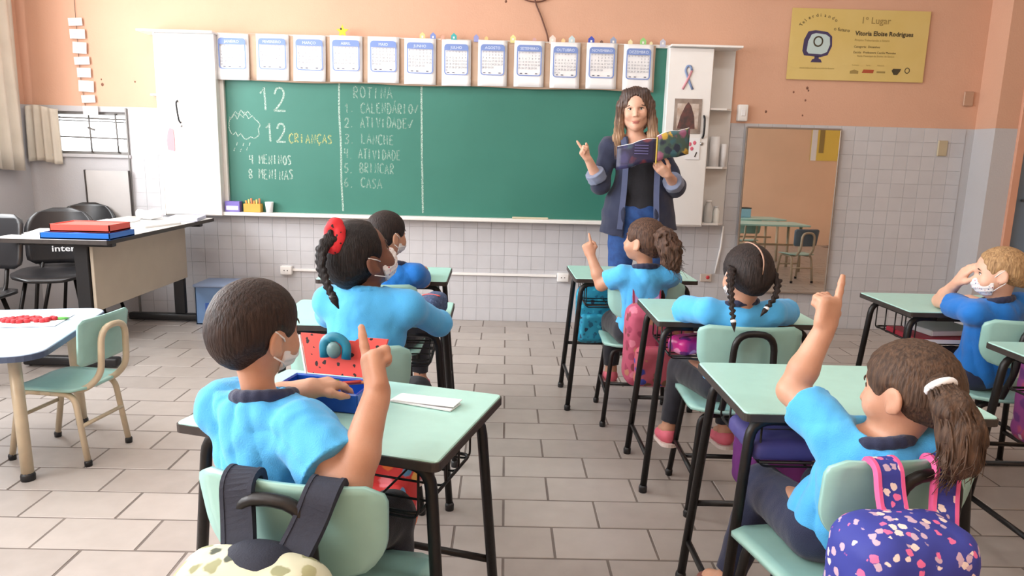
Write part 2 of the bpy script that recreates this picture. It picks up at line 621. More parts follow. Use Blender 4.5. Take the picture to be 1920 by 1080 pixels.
# barred window in the board wall
f = MB()
for x in (WX0 + .012, WX1 - .012):
    f.box((x, YB + .05, (WZ0 + WZ1) / 2), (.024, .03, WZ1 - WZ0))
for z in (WZ0 + .01, WZ1 - .01):
    f.box(((WX0 + WX1) / 2, YB + .05, z), (WX1 - WX0, .03, .02))
w1 = tag(f.build('window_1', M_BAR), 'barred window beside the left curtain', kind='structure')
for z in (1.405, 1.385, 1.27):
    MB().tube([(WX0, YB + .03, z + .006), (WX1, YB + .03, z - .003)], .006 if z != 1.385 else .004, 6).build('bar', M_BAR, w1)
for x in (-2.99, -2.80):
    MB().tube([(x, YB + .025, WZ1 - .01), (x + .006, YB + .025, WZ0 + .01)], .0055, 6).build('bar', M_BAR, w1)
MB().tube([(-2.985, YB + .0, 1.34), (-2.93, YB - .02, 1.325)], .007, 6).build('latch', M_BAR, w1)
MB().box(((WX0 + WX1) / 2, YB + .07, (WZ0 + WZ1) / 2), (WX1 - WX0, .004, WZ1 - WZ0)).build('pane', M_GLASS, w1)
sl = MB().box(((WX0 + WX1) / 2, YB + .08, WZ0 - .012), (WX1 - WX0 + .03, .2, .024), .003).build('window_sill', M_WALL, w1)

wrr = MB().box((XR + .1, (YR + YB) / 2, 1.55), (.2, YB - YR, 3.1)).build('wall_right', M_REAR)
tag(wrr, 'orange and grey side wall', kind='structure')
wre = MB().box(((XL + XR) / 2, YR - .1, 1.55), (XR - XL + .4, .2, 3.1)).build('wall_rear', M_REAR)
tag(wre, 'plain orange rear wall seen in the mirror', kind='structure')
ce = MB().box(((XL + XR) / 2, (YR + YB) / 2, 3.15), (XR - XL + .4, YB - YR + .4, .1)).build('ceiling', M_CEIL)
tag(ce, 'plain pale ceiling', kind='structure')

# fluorescent ceiling fittings, each with its own light
M_TUBE = bpy.data.materials.new('lit_tube'); M_TUBE.use_nodes = True
_b = M_TUBE.node_tree.nodes['Principled BSDF']
_b.inputs['Emission Color'].default_value = (1, .97, .92, 1); _b.inputs['Emission Strength'].default_value = 3.0
for i, (x, y, where) in enumerate(((-1.6, 3.6, 'left front'), (1.5, 3.6, 'right front'), (-1.6, 0.6, 'left rear'), (1.5, 0.6, 'right rear'))):
    t = thing('ceiling_light', 'white twin-tube fluorescent fitting on the %s of the ceiling' % where, 'ceiling light', (x, y, 3.1), 0, 'ceiling fittings')
    MB().box((0, 0, -.03), (1.25, .22, .06), .008).build('housing', M_WHITE, t)
    for s in (-1, 1):
        MB().tube([(-.58, s * .06, -.08), (.58, s * .06, -.08)], .014, 8).build('tube', M_TUBE, t)
    l = area('fluorescent_light', (x, y, 2.99), (0, 0, 0), 1.2, .25, (13 if x < 0 else 9) if y > 2 else 18, (1.0, 0.97, 0.93))

# --- curtains
M_CURT = mat('cream_curtain', (214, 206, 192), 0.9, var=0.08, scale=6, bump=0.1, bscale=200)


def curtain(p0, p1, z0, z1, folds, depth, normal):
    P = []
    p0 = Vector(p0); p1 = Vector(p1); nrm = Vector(normal)
    n = folds * 8
    for i in range(13):
        z = z1 + (z0 - z1) * i / 12
        row = []
        for j in range(n + 1):
            t = j / n
            a = math.sin(2 * PI * folds * t + .6 * math.sin(3 * t + i * .12)) * depth * (0.45 + .55 * i / 12)
            q = p0.lerp(p1, t) + nrm * (a + depth * 1.2)
            row.append((q.x, q.y, z + .012 * math.sin(5 * t)))
        P.append(row)
    return MB().grid(P, nrm * 0.004)


c = curtain((-3.385, 4.42, 0), (-3.385, 5.06, 0), 1.045, 2.62, 6, .028, (1, 0, 0)).build('curtain', M_CURT)
tag(c, 'tall cream curtain hanging at the left edge', 'curtain')
c = curtain((-3.40, 5.19, 0), (-3.17, 5.19, 0), 1.09, 1.475, 4, .018, (0, -1, 0)).build('curtain', M_CURT)
tag(c, 'short cream curtain gathered beside the barred window', 'curtain')

# grey sheet leaning below the window, its outline dark
M_SHEET = mat('grey_plastic_sheet', (196, 193, 192), 0.35, var=0.05)
sh = MB().box((-2.855, 5.17, .83), (.31, .008, .42), .002, rot=(0.03, 0, 0)).build('wall_panel', M_SHEET)
tag(sh, 'pale grey sheet with a dark edge under the barred window', 'panel')
pf = MB()
for x in (-3.012, -2.698):
    pf.box((x, 5.166, .83), (.008, .014, .43), rot=(.03, 0, 0))
pf.build('edge_strip', M_EDGE, sh)
# vertical metal strip at the end of the tiles
tag(MB().box((-2.702, 5.19, .74), (.012, .02, 1.48), .002).build('trim_3', M_BAR), 'thin vertical strip ending the tiles', kind='structure')

# hanging strip of small cards on a cord
M_CARD = mat('pale_card', (236, 226, 222), 0.8, var=0.04)
t = thing('card_mobile', 'vertical string of small pale cards hanging above the barred window', 'wall decoration', (-2.985, 5.185, 1.40))
MB().tube([(-.02, .008, .95), (-.02, .006, .3), (.0, .006, .05)], .0015, 5).build('cord', M_EDGE, t)
zz = .68
for k in range(8):
    h = .052 + .012 * (k % 3)
    MB().box((-.02 + .008 * k, -.002, zz - h / 2), (.095 + .01 * (k % 2), .003, h), rot=(0, (k % 3 - 1) * .05, 0)).build('card', M_CARD, t)
    MB().box((-.02 + .008 * k, -.0045, zz - h / 2), (.05, .001, .006)).build('card_print', mat('card_print', (190, 196, 226), .8), t)
    zz -= h + .022
# ================================================================== BOARD WALL
M_BOARD = mat('green_board', (44, 112, 98), 0.5, rgb2=(52, 120, 106), scale=1.6, detail=6)
M_FRAME = mat('board_frame', (226, 224, 220), 0.4)
M_KRAFT = mat('kraft_paper', (196, 168, 146), 0.85, var=0.06, scale=12)
board = thing('chalkboard', 'long green chalkboard with chalk writing between two white cabinets', 'chalkboard', (-.45, 5.15, .75))
BO = Vector((-.45, 5.15, .75))


def bld(mb, name, m, par, lab=None):
    """build world-space geometry as a child of a thing whose origin is at par.location."""
    mb.v = [tuple(Vector(v) - par.matrix_world_loc) for v in mb.v] if hasattr(par, 'matrix_world_loc') else [tuple(Vector(v) - par.location) for v in mb.v]
    return mb.build(name, m, par, lab)


bld(MB().box((-.445, 5.165, 1.375), (3.13, .03, 1.22)), 'writing_surface', M_BOARD, board)
bld(MB().box((-.445, 5.155, 1.99), (3.14, .05, .022), .003), 'frame_top', M_FRAME, board)
bld(MB().box((-.445, 5.125, .762), (3.15, .10, .026), .004), 'chalk_tray', M_FRAME, board)
bld(MB().box((-1.995, 5.15, 1.37), (.03, .055, 1.24), .003), 'frame_side', M_FRAME, board)
bld(MB().box((1.112, 5.15, 1.37), (.022, .055, 1.24), .003), 'frame_side', M_FRAME, board)

# ---- chalk strokes: single-line hand lettering
GL = {
 '1': [[(0.1, .72), (.45, 1), (.5, 0)]],
 '2': [[(.05, .72), (.2, .95), (.55, 1), (.8, .8), (.7, .5), (.3, .15), (.0, 0)], [(0, 0), (.95, .0)]],
 '3': [[(.1, .95), (.6, 1), (.75, .8), (.35, .55), (.8, .35), (.6, .05), (.05, .03)]],
 '4': [[(.1, 1), (.05, .5), (.75, .52)], [(.75, 1), (.7, 0)]],
 '5': [[(.8, 1), (.2, .97), (.15, .55), (.7, .5), (.75, .15), (.4, 0), (.05, .06)]],
 '6': [[(.65, 1), (.25, .7), (.1, .25), (.4, 0), (.75, .2), (.6, .48), (.15, .35)]],
 '8': [[(.45, .5), (.1, .75), (.4, 1), (.75, .8), (.45, .5), (.08, .22), (.42, 0), (.8, .22), (.45, .5)]],
 '.': [[(.3, .06), (.42, .0)]],
 'A': [[(0, 0), (.42, 1), (.85, 0)], [(.15, .38), (.7, .38)]],
 'B': [[(.1, 0), (.1, 1), (.6, .95), (.65, .65), (.1, .52), (.75, .4), (.7, .06), (.1, 0)]],
 'C': [[(.85, .85), (.5, 1), (.12, .75), (.08, .3), (.4, 0), (.85, .12)]],
 'D': [[(.1, 0), (.12, 1), (.55, .95), (.85, .5), (.55, .05), (.1, 0)]],
 'E': [[(.75, 1), (.12, 1), (.1, 0), (.78, 0)], [(.12, .52), (.6, .52)]],
 'H': [[(.1, 1), (.1, 0)], [(.75, 1), (.75, 0)], [(.1, .5), (.75, .5)]],
 'I': [[(.3, 1), (.3, 0)]],
 'L': [[(.12, 1), (.1, 0), (.75, .02)]],
 'M': [[(.05, 0), (.12, 1), (.45, .4), (.8, 1), (.9, 0)]],
 'N': [[(.1, 0), (.1, 1), (.75, 0), (.78, 1)]],
 'O': [[(.45, 1), (.1, .7), (.12, .25), (.45, 0), (.8, .25), (.8, .7), (.45, 1)]],
 'R': [[(.1, 0), (.1, 1), (.6, .95), (.65, .6), (.1, .5), (.78, 0)]],
 'S': [[(.75, .9), (.4, 1), (.12, .78), (.65, .4), (.6, .08), (.08, .05)]],
 'T': [[(0, 1), (.85, 1)], [(.42, 1), (.42, 0)]],
 'V': [[(.02, 1), (.4, 0), (.8, 1)]],
 ' ': [],
 'v': [[(.05, .45), (.3, .1), (.95, .95)]],
 "'": [[(.3, 1.1), (.55, 1.45)]],
}
GL['Ç'] = GL['C'] + [[(.45, 0), (.55, -.12), (.4, -.25)]]
GL['Á'] = GL['A'] + [[(.42, 1.1), (.6, 1.3)]]


def stroke(mb, pts, w, y):
    """flat chalk ribbon through points (x, z)."""
    pts = [Vector((p[0], p[1])) for p in pts]
    L, R = [], []
    for i, p in enumerate(pts):
        d = (pts[min(i + 1, len(pts) - 1)] - pts[max(i - 1, 0)])
        d = d.normalized() if d.length > 0 else Vector((1, 0))
        n = Vector((-d.y, d.x)) * w * .5
        L.append(p + n); R.append(p - n)
    vs = [(p.x, y, p.y) for p in L] + [(p.x, y, p.y) for p in R]
    k = len(pts)
    mb.add(vs, [(i, i + 1, k + i + 1, k + i) for i in range(k - 1)])


def smooth_pts(pts, n=3):
    if len(pts) < 3: return pts
    out = []
    P = [Vector(p) for p in pts]
    P = [P[0] * 2 - P[1]] + P + [P[-1] * 2 - P[-2]]
    for i in range(1, len(P) - 2):
        for k in range(n):
            t = k / n
            a, b, c, d = P[i - 1], P[i], P[i + 1], P[i + 2]
            out.append(0.5 * ((2 * b) + (c - a) * t + (2 * a - 5 * b + 4 * c - d) * t * t + (3 * b - a - 3 * c + d) * t ** 3))
    out.append(P[-2])
    return [(q.x, q.y) for q in out]


def chalk_mat(name, rgb, dens):
    m = bpy.data.materials.new(name); m.use_nodes = True
    nt = m.node_tree; b = nt.nodes['Principled BSDF']
    b.inputs['Base Color'].default_value = (*lin(rgb), 1); b.inputs['Roughness'].default_value = .95
    g = nt.nodes.new('ShaderNodeNewGeometry'); n = nt.nodes.new('ShaderNodeTexNoise')
    n.inputs['Scale'].default_value = 220; n.inputs['Detail'].default_value = 2
    nt.links.new(g.outputs['Position'], n.inputs['Vector'])
    r = nt.nodes.new('ShaderNodeValToRGB')
    r.color_ramp.elements[0].position = .62 - dens; r.color_ramp.elements[1].position = .8 - dens * .5
    r.color_ramp.elements[0].color = (.15, .15, .15, 1)
    nt.links.new(n.outputs['Fac'], r.inputs[0]); nt.links.new(r.outputs[0], b.inputs['Alpha'])
    return m


M_CHALK = chalk_mat('white_chalk', (200, 224, 212), .235)
M_CHALKF = chalk_mat('faint_chalk', (182, 212, 198), .155)
M_CHALKY = chalk_mat('yellow_chalk', (206, 212, 140), .22)
YC = 5.1488


def write(text, x0, x1, z, h, m, w=.009, label=None):
    mb = MB()
    rnd = random.Random(text)
    adv = (x1 - x0) / len(text)
    for i, ch in enumerate(text):
        ox = x0 + i * adv; oz = z + rnd.uniform(-.004, .004)
        hh = h * rnd.uniform(.92, 1.05); sl = rnd.uniform(-.05, .08)
        for s in GL[ch]:
            pts = [(ox + (p[0] + sl * p[1]) * adv * .86, oz + p[1] * hh) for p in s]
            if ch in '23568BCDORSÇ': pts = smooth_pts(pts)
            stroke(mb, pts, w, YC)
    return bld(mb, 'chalk_writing', m, board, label)


write('12', -1.745, -1.545, 1.49, .155, M_CHALK, .013)
write('12', -1.71, -1.555, 1.275, .125, M_CHALK, .013)
write('CRIANÇAS', -1.545, -1.23, 1.272, .062, M_CHALKY, .0095)
write('4 MENINOS', -1.83, -1.525, 1.118, .062, M_CHALK, .009)
write('8 MENINAS', -1.84, -1.515, 1.012, .066, M_CHALK, .009)
write('ROTINA', -1.085, -.80, 1.592, .075, M_CHALKF, .009)
write('1. CALENDÁRIOv', -1.147, -.625, 1.492, .066, M_CHALKF, .009)
write('2. ATIVIDADEv', -1.15, -.665, 1.390, .066, M_CHALKF, .009)
write('3. LANCHE', -1.152, -.795, 1.276, .066, M_CHALKF, .009)
write('4. ATIVIDADE', -1.155, -.75, 1.172, .066, M_CHALKF, .009)
write('5. BRINCAR', -1.157, -.795, 1.072, .066, M_CHALKF, .009)
write('6. CASA', -1.16, -.88, .968, .066, M_CHALKF, .009)
for xs in ((-1.183, -1.186, -1.178, -1.180, -1.170), (-.608, -.606, -.604, -.600, -.596)):
    mb = MB()
    stroke(mb, smooth_pts([(x, 1.70 - i * .226) for i, x in enumerate(xs)]), .013, YC)
    bld(mb, 'chalk_line', M_CHALK, board)
mb = MB()     # the little rain cloud
for s in ([(-1.955, 1.44), (-1.965, 1.36), (-1.94, 1.315), (-1.92, 1.335), (-1.905, 1.305), (-1.885, 1.325), (-1.86, 1.29), (-1.835, 1.29), (-1.815, 1.305), (-1.79, 1.295), (-1.755, 1.32), (-1.76, 1.36), (-1.745, 1.39), (-1.77, 1.42)],
          [(-1.955, 1.42), (-1.92, 1.455), (-1.905, 1.425), (-1.885, 1.46), (-1.86, 1.435), (-1.85, 1.475), (-1.825, 1.43), (-1.80, 1.45), (-1.775, 1.42)],
          [(-1.94, 1.44), (-1.915, 1.475), (-1.895, 1.455), (-1.875, 1.487), (-1.85, 1.455), (-1.83, 1.48), (-1.81, 1.455)]):
    stroke(mb, smooth_pts(s, 2), .007, YC)
for x, z in ((-1.91, 1.265), (-1.865, 1.26), (-1.82, 1.265), (-1.93, 1.225), (-1.885, 1.22), (-1.84, 1.23)):
    stroke(mb, [(x, z), (x - .008, z - .022)], .006, YC)
bld(mb, 'chalk_drawing', M_CHALK, board, 'rain cloud drawn in chalk')

# ---- things on the chalk tray
t = thing('chalk_box', 'small purple and white box on the chalk tray', 'box', (-1.945, 5.115, .776))
MB().box((0, 0, .037), (.105, .055, .074), .002).build('carton', mat('purple_card', (122, 108, 186), .6, var=.1), t)
MB().box((0, -.0285, .028), (.085, .001, .03)).build('box_label', mat('box_label_white', (226, 220, 240), .6), t)
t = thing('chalk_box', 'open yellow box full of coloured chalk on the chalk tray', 'box', (-1.805, 5.115, .776))
MB().box((0, 0, .03), (.12, .06, .06), .002).build('carton', mat('yellow_card', (214, 168, 72), .6, var=.15), t)
for k in range(6):
    MB().tube([(-.045 + k * .018, .0, .03), (-.05 + k * .019, .004 * (k % 2), .082 + .008 * (k % 3))], .007, 6).build('chalk_stick', mat('chalk_%d' % (k % 3), ((226, 150, 80), (206, 190, 110), (210, 130, 90))[k % 3], .9), t)
t = thing('plastic_cup', 'small white plastic cup on the chalk tray', 'cup', (-1.69, 5.115, .776))
MB().lathe([(.022, 0), (.030, .075), (.027, .075), (.020, .006)]).build('cup', M_PAPER, t)
t = MB().box((.18, 5.105, .782), (.26, .035, .014), .004).build('ruler', mat('wood_stick', (206, 196, 170), .6, var=.1))
tag(t, 'long pale wooden stick lying on the chalk tray', 'ruler')

# ---- calendar banner: twelve month sheets on kraft paper
ban = thing('calendar_banner', 'long kraft banner carrying twelve white month calendars above chalkboard', 'calendar', (-.5, 5.125, 1.69))
P = []
for i in range(7):
    z = 1.995 - .312 * i / 6
    P.append([(-2.015 + 3.03 * j / 48, 5.124 - .006 * math.sin(j * .9) * i / 6 - .012 * (i / 6) ** 2, z + .004 * math.sin(j * .5)) for j in range(49)])
bld(MB().grid(P, (0, .002, 0)), 'backing_paper', M_KRAFT, ban)
M_CALB = mat('calendar_blue', (122, 146, 204), .7, var=.05)
M_CALL = mat('calendar_pale', (206, 218, 240), .7)
M_CALT = mat('calendar_ink', (96, 98, 116), .8)
M_CALH = mat('calendar_header_text', (222, 232, 248), .7)
MES = ['JANEIRO', 'FEVEREIRO', 'MARÇO', 'ABRIL', 'MAIO', 'JUNHO', 'JULHO', 'AGOSTO', 'SETEMBRO', 'OUTUBRO', 'NOVEMBRO', 'DEZEMBRO']
calendar.setfirstweekday(6)
xpx = [(-2.012, -1.79), (-1.738, -1.515), (-1.482, -1.262), (-1.232, -1.01), (-.972, -.756), (-.721, -.503), (-.463, -.262), (-.213, -.012), (.037, .244), (.287, .492), (.536, .748), (.793, .998)]
for k, (xa, xb) in enumerate(xpx):
    xc = (xa + xb) / 2; w = xb - xa; y = 5.112
    tilt = random.uniform(-.012, .012)
    zc = 1.842 + random.uniform(-.004, .004)
    sP = [[(xc - w / 2 + w * j / 6 + tilt * i * .02, y - .018 * (i / 8) ** 2 - .002 * math.sin(j), zc + .155 - .308 * i / 8) for j in range(7)] for i in range(9)]
    sh = bld(MB().grid(sP, (0, .0012, 0)), 'calendar_sheet', M_PAPER, ban)
    yf = y - .0165
    zt = zc + .125

    def sub(mb, name, m):
        mb.v = [tuple(Vector(v) - ban.location) for v in mb.v]
        return mb.build(name, m, sh)
    cw, chh = w - .035, .205
    outer = rrect(cw, chh, .022, 4); inner = rrect(cw - .016, chh - .012, .016, 4)
    mz = Matrix.Translation((xc, yf, zt - chh / 2)) @ Matrix.Rotation(PI / 2, 4, 'X')
    mb = MB(); n = len(outer)
    mb.add([mz @ Vector((p[0], p[1], 0)) for p in outer] + [mz @ Vector((p[0], p[1], 0)) for p in inner], [(i, (i + 1) % n, n + (i + 1) % n, n + i) for i in range(n)])
    hd = [(-cw / 2 + .004, chh / 2 - .042), (cw / 2 - .004, chh / 2 - .042), (cw / 2 - .004, chh / 2 - .016), (cw / 2 - .02, chh / 2 - .003), (-cw / 2 + .02, chh / 2 - .003), (-cw / 2 + .004, chh / 2 - .016)]
    mb.add([mz @ Vector((p[0], p[1], .0006)) for p in hd], [tuple(range(6))])
    sub(mb, 'calendar_frame', M_CALB)
    mb = MB(); wall_text(mb, MES[k], xc, zt - .032, .026, yf - .0012, 'CENTER'); sub(mb, 'month_lettering', M_CALH)
    mb = MB()
    for r_, wk in enumerate(calendar.monthcalendar(2022, k + 1)):
        for c_, d in enumerate(wk):
            if d:
                wall_text(mb, str(d), xc - cw / 2 + (c_ + .5) * (cw - .016) / 7 + .008, zt - .075 - r_ * .021, .017, yf - .0006, 'CENTER')
    for c_, s in enumerate('DSTQQSS'):
        wall_text(mb, s, xc - cw / 2 + (c_ + .5) * (cw - .016) / 7 + .008, zt - .055, .011, yf - .0006, 'CENTER')
    sub(mb, 'day_numbers', M_CALT)
    mb = MB()
    for dx in (-.055, -.02, .05):
        mb.box((xc + dx, yf, zt - chh + .016), (.016, .0006, .006))
    sub(mb, 'footer_print', M_CALT)

# ---- small paper cut-outs along the top of the banner
cut = [(-1.147, (226, 196, 60), .05, 'yellow paper star'), (-0.598, (222, 200, 140), .045, 'cream paper house'), (-0.525, (120, 140, 200), .045, 'blue paper house'), (-0.459, (214, 160, 140), .03, 'pink paper house'),
       (-0.382, (70, 168, 168), .045, 'teal paper house'), (-0.228, (146, 150, 200), .04, 'lilac paper house'), (-0.158, (226, 190, 130), .03, 'sand paper house'), (0.026, (224, 216, 150), .045, 'yellow-green paper house'),
       (0.173, (200, 160, 160), .03, 'rose paper house'), (0.298, (240, 214, 204), .05, 'pale pink paper house'), (0.372, (232, 200, 150), .03, 'wheat paper house'), (0.431, (196, 214, 220), .05, 'pale blue paper house'),
       (0.566, (70, 84, 180), .05, 'deep blue paper house'), (0.637, (120, 90, 80), .025, 'small brown paper house'), (0.718, (150, 160, 186), .05, 'slate paper house'), (0.836, (232, 222, 176), .035, 'ivory paper house'),
       (0.924, (150, 206, 130), .05, 'light green paper house'), (0.980, (226, 214, 170), .025, 'buff paper house'), (1.061, (190, 190, 206), .045, 'grey-lilac paper house')]

for X_, rgb, h, nm in cut:
    zb = 1.995
    hh = h * 1.0
    t = thing('paper_cutout', '%s standing on the banner edge above the calendars' % nm, 'paper cutout', (X_, 5.12, zb), 0, 'paper cutouts on the banner')
    w = hh * .85
    if 'star' in nm:
        pl = [(math.sin(a * PI / 5) * (.045 if a % 2 == 0 else .02), math.cos(a * PI / 5) * (.045 if a % 2 == 0 else .02)) for a in range(10)]
        MB().prism(pl, .003, Matrix.Translation((0, 0, .035)) @ Matrix.Rotation(PI / 2, 4, 'X')).build('shape', mat('paper_' + nm.replace(' ', '_'), rgb, .8), t)
        MB().ell((-.01, -.003, .05), (.007, .002, .007), 8, 6).build('dot', M_EDGE, t)
        continue
    MB().prism([(-w / 2, -.01), (w / 2, -.01), (w / 2, hh * .6), (0, hh), (-w / 2, hh * .6)], .003, Matrix.Rotation(PI / 2, 4, 'X')).build('shape', mat('paper_' + nm.replace(' ', '_'), rgb, .8), t)
    if h > .04:
        MB().box((0, -.0025, hh * .3), (w * .3, .001, hh * .3)).build('door_print', mat('cut_print', (236, 232, 226), .8), t)

# ---- cable hanging down the wall
M_CABLE = mat('brown_cable', (104, 66, 52), .6)
cab = MB()
cab.tube([(.16, 5.18, 2.34), (.175, 5.185, 2.26), (.215, 5.185, 2.18), (.262, 5.185, 2.06), (.275, 5.18, 2.0)], .0055, 6, .03)
ca = cab.build('cable', M_CABLE)
tag(ca, 'brown cable running down the orange wall to the board', 'cable')
MB().tube([(.17 + .125 * math.sin(a), 5.185, 2.345 - .075 * math.cos(a)) for a in np.linspace(-PI / 2, PI / 2, 17)], .005, 6).build('coil', M_CABLE, ca)

# ---- left cabinet with its little open shelves
t = thing('wall_cabinet', 'tall white wall cabinet left of the chalkboard', 'cabinet', (-2.21, 5.13, .75))
bld(MB().box((-2.21, 5.135, 1.365), (.40, .125, 1.24), .003), 'body', M_WHITE, t)
dd = bld(MB().box((-2.205, 5.066, 1.365), (.395, .016, 1.225), .003), 'door', M_WHITE, t)
h_ = MB().tube([(-2.277, 5.06, 1.535), (-2.277, 5.035, 1.52), (-2.270, 5.03, 1.46), (-2.264, 5.035, 1.40), (-2.264, 5.06, 1.385)], .006, 8, .015)
h_.v = [tuple(Vector(v) - t.location) for v in h_.v]; h_.build('handle', M_BLACK, dd)
h_ = MB().ell((-2.26, 5.055, 1.365), (.009, .006, .009)); h_.v = [tuple(Vector(v) - t.location) for v in h_.v]; h_.build('lock', M_STEEL, dd)
bld(MB().box((-2.255, 5.10, 1.988), (.51, .17, .014), .002), 'top_board', M_WHITE, t)
for z in (1.575, 1.17, .762):
    bld(MB().prism([(0, 0), (-.095, 0), (-.085, -.06), (0, -.10)], .012, Matrix.Translation((-2.41, 5.19, z))), 'shelf', M_WHITE, t)
bld(MB().box((-2.415, 5.13, 1.365), (.012, .13, 1.24)), 'side_panel', M_WHITE, t)
pk = thing('paper_note', 'pink paper shape stuck on the left cabinet side', 'paper', (-2.335, 5.055, 1.2))
MB().prism([(-.025, 0), (.022, -.01), (.025, .07), (.018, .14), (-.005, .15), (-.02, .12), (-.03, .06)], .003, Matrix.Rotation(PI / 2, 4, 'X')).build('paper', mat('pink_paper', (244, 150, 158), .8), pk)

# ---- right cabinet with corner shelves
t = thing('wall_cabinet', 'tall white wall cabinet right of the chalkboard behind the teacher', 'cabinet', (1.25, 5.13, .75))
bld(MB().box((1.255, 5.135, 1.365), (.31, .125, 1.225), .003), 'body', M_WHITE, t)
dd = bld(MB().box((1.252, 5.066, 1.368), (.305, .016, 1.21), .003), 'door', M_WHITE, t)
h_ = MB().tube([(1.366, 5.06, 1.525), (1.366, 5.035, 1.51), (1.367, 5.03, 1.45), (1.366, 5.035, 1.39), (1.366, 5.06, 1.375)], .0075, 8, .015)
h_.v = [tuple(Vector(v) - t.location) for v in h_.v]; h_.build('handle', M_BLACK, dd)
h_ = MB().ell((1.362, 5.055, 1.335), (.012, .006, .012)); h_.v = [tuple(Vector(v) - t.location) for v in h_.v]; h_.build('lock', M_STEEL, dd)
bld(MB().box((1.345, 5.10, 1.985), (.49, .17, .014), .002), 'top_board', M_WHITE, t)
bld(MB().box((1.50, 5.185, 1.37), (.18, .012, 1.22)), 'back_panel', mat('shelf_back', (214, 212, 210), .5), t)
for z in (1.575, 1.172, .772):
    bld(MB().prism([(0, 0), (.175, 0), (.175, -.03), (.12, -.10), (0, -.115)], .014, Matrix.Translation((1.41, 5.185, z))), 'shelf', M_WHITE, t)
# objects on the corner shelves
def jar(x, y, z, r, h, nm, lab, rgb):
    q = thing(nm, lab, nm.split('_')[-1], (x, y, z))
    MB().lathe([(r * .9, 0), (r, .01), (r, h * .7), (r * .6, h * .85), (r * .6, h * .92)]).build('body', mat(nm + '_body', rgb, .2), q)
    MB().lathe([(r * .66, h * .92), (r * .66, h), (r * .4, h)]).build('cap', M_PAPER, q)
jar(1.47, 5.14, .779, .03, .16, 'glass_bottle', 'small pale bottle on the lowest corner shelf', (206, 208, 208))
jar(1.53, 5.15, .779, .026, .12, 'glue_bottle', 'short white bottle on the lowest corner shelf', (236, 236, 232))
q = thing('paper_roll', 'white paper roll standing on the middle corner shelf', 'paper roll', (1.48, 5.14, 1.179))
MB().lathe([(.012, .001), (.034, 0), (.034, .21), (.012, .209)]).build('roll', M_PAPER, q)
q = thing('paper_roll', 'short paper roll on the upper corner shelf', 'paper roll', (1.55, 5.15, 1.179))
MB().lathe([(.008, .001), (.02, 0), (.02, .16), (.008, .159)]).build('roll', M_PAPER, q)

# ribbon figure, photograph and stickers on the right cabinet door
def flat(poly, x, z, y=5.055, t_=.002):
    return MB().prism(poly, t_, Matrix.Translation((x, y, z)) @ Matrix.Rotation(PI / 2, 4, 'X'))
q = thing('ribbon_sticker', 'blue and pink awareness ribbon stuck on the right cabinet door', 'sticker', (1.237, 5.055, 1.70))
for nm, pts, rgb in (('ribbon_loop', [(.035, -.04), (.01, .01), (-.022, .085), (-.012, .115), (.012, .115), (.022, .085)], (130, 150, 190)), ('ribbon_tail', [(.022, .085), (-.01, .01), (-.035, -.04)], (212, 150, 160))):
    mb = MB(); mb.tube([(a, -.002 if nm == 'ribbon_loop' else -.004, b + .04) for a, b in pts], .009, 6, .012, flat=((0, 1, 0), .2))
    mb.build(nm, mat(nm, rgb, .6), q)
q = thing('photo_print', 'brown-framed photograph of a dark poncho on the right cabinet door', 'picture', (1.25, 5.054, 1.52))
MB().box((0, 0, 0), (.19, .003, .235), .001).build('print', mat('photo_brown', (126, 108, 98), .5, rgb2=(170, 156, 146), scale=9), q)
MB().box((0, -.002, .0), (.15, .001, .17)).build('print_centre', mat('photo_pale', (214, 204, 196), .5, rgb2=(176, 150, 132), scale=16), q)
MB().prism([(-.07, -.085), (.055, -.085), (.045, .0), (.02, .07), (.0, .095), (-.02, .07), (-.05, .0)], .001, Matrix.Translation((0, -.0032, 0)) @ Matrix.Rotation(PI / 2, 4, 'X')).build('print_figure', mat('photo_dark', (70, 60, 60), .5, rgb2=(110, 70, 66), scale=22), q)
q = thing('paper_note', 'small white paper with pink hearts on the right cabinet door', 'paper', (1.30, 5.054, 1.30))
MB().box((0, 0, 0), (.10, .002, .15)).build('paper', M_PAPER, q)
for dx, dz in ((-.02, .03), (.012, .04), (-.005, .0)):
    MB().ell((dx, -.002, dz), (.012, .001, .014), 8, 6).build('heart', mat('heart_pink', (222, 110, 130), .7), q)
MB().box((.025, -.002, -.04), (.008, .001, .035), rot=(0, .35, 0)).build('mark', M_EDGE, q)

# ---- wall phone-like switch box, junction boxes, duct
q = thing('switch_box', 'white switch box beside the corner shelves', 'switch', (1.67, 5.18, 1.51))
MB().box((0, 0, .05), (.07, .05, .115), .008, seg=2).build('housing', M_WHITE, q)
MB().box((0, -.027, .05), (.03, .006, .045), .003).build('switch', M_PAPER, q)
for x, z, lab in ((-1.60, .35, 'white socket box on the tiles behind the boy'), (.437, .345, 'white socket box on the tiles near the wall duct end')):
    q = thing('socket_box', lab, 'socket', (x, 5.18, z - .03))
    MB().box((0, -.005, .03), (.085, .045, .065), .006, seg=2).build('housing', M_WHITE, q)
    for dx in (-.012, .012):
        MB().ell((dx, -.029, .03), (.004, .003, .004), 8, 6).build('hole', M_EDGE, q)
q = thing('socket_box', 'beige outlet with a red button on the tiles behind the braided girl', 'socket', (1.50, 5.185, .335))
MB().box((0, 0, .03), (.085, .02, .06), .004).build('plate', mat('beige_plate', (192, 178, 168), .5), q)
MB().ell((.012, -.011, .035), (.014, .006, .014)).build('button', mat('red_button', (196, 60, 66), .4), q)
q = MB().box((-.6, 5.185, .352), (1.98, .02, .018), .002).build('trim_4', M_WHITE)
tag(q, 'slim white cable duct along the tiles', kind='structure')
q = thing('switch_plate', 'small beige plate high on the grey tiles at right', 'switch', (3.14, 5.19, 1.31))
MB().box((0, 0, .04), (.07, .014, .11), .004).build('plate', mat('olive_plate', (182, 168, 140), .5), q)
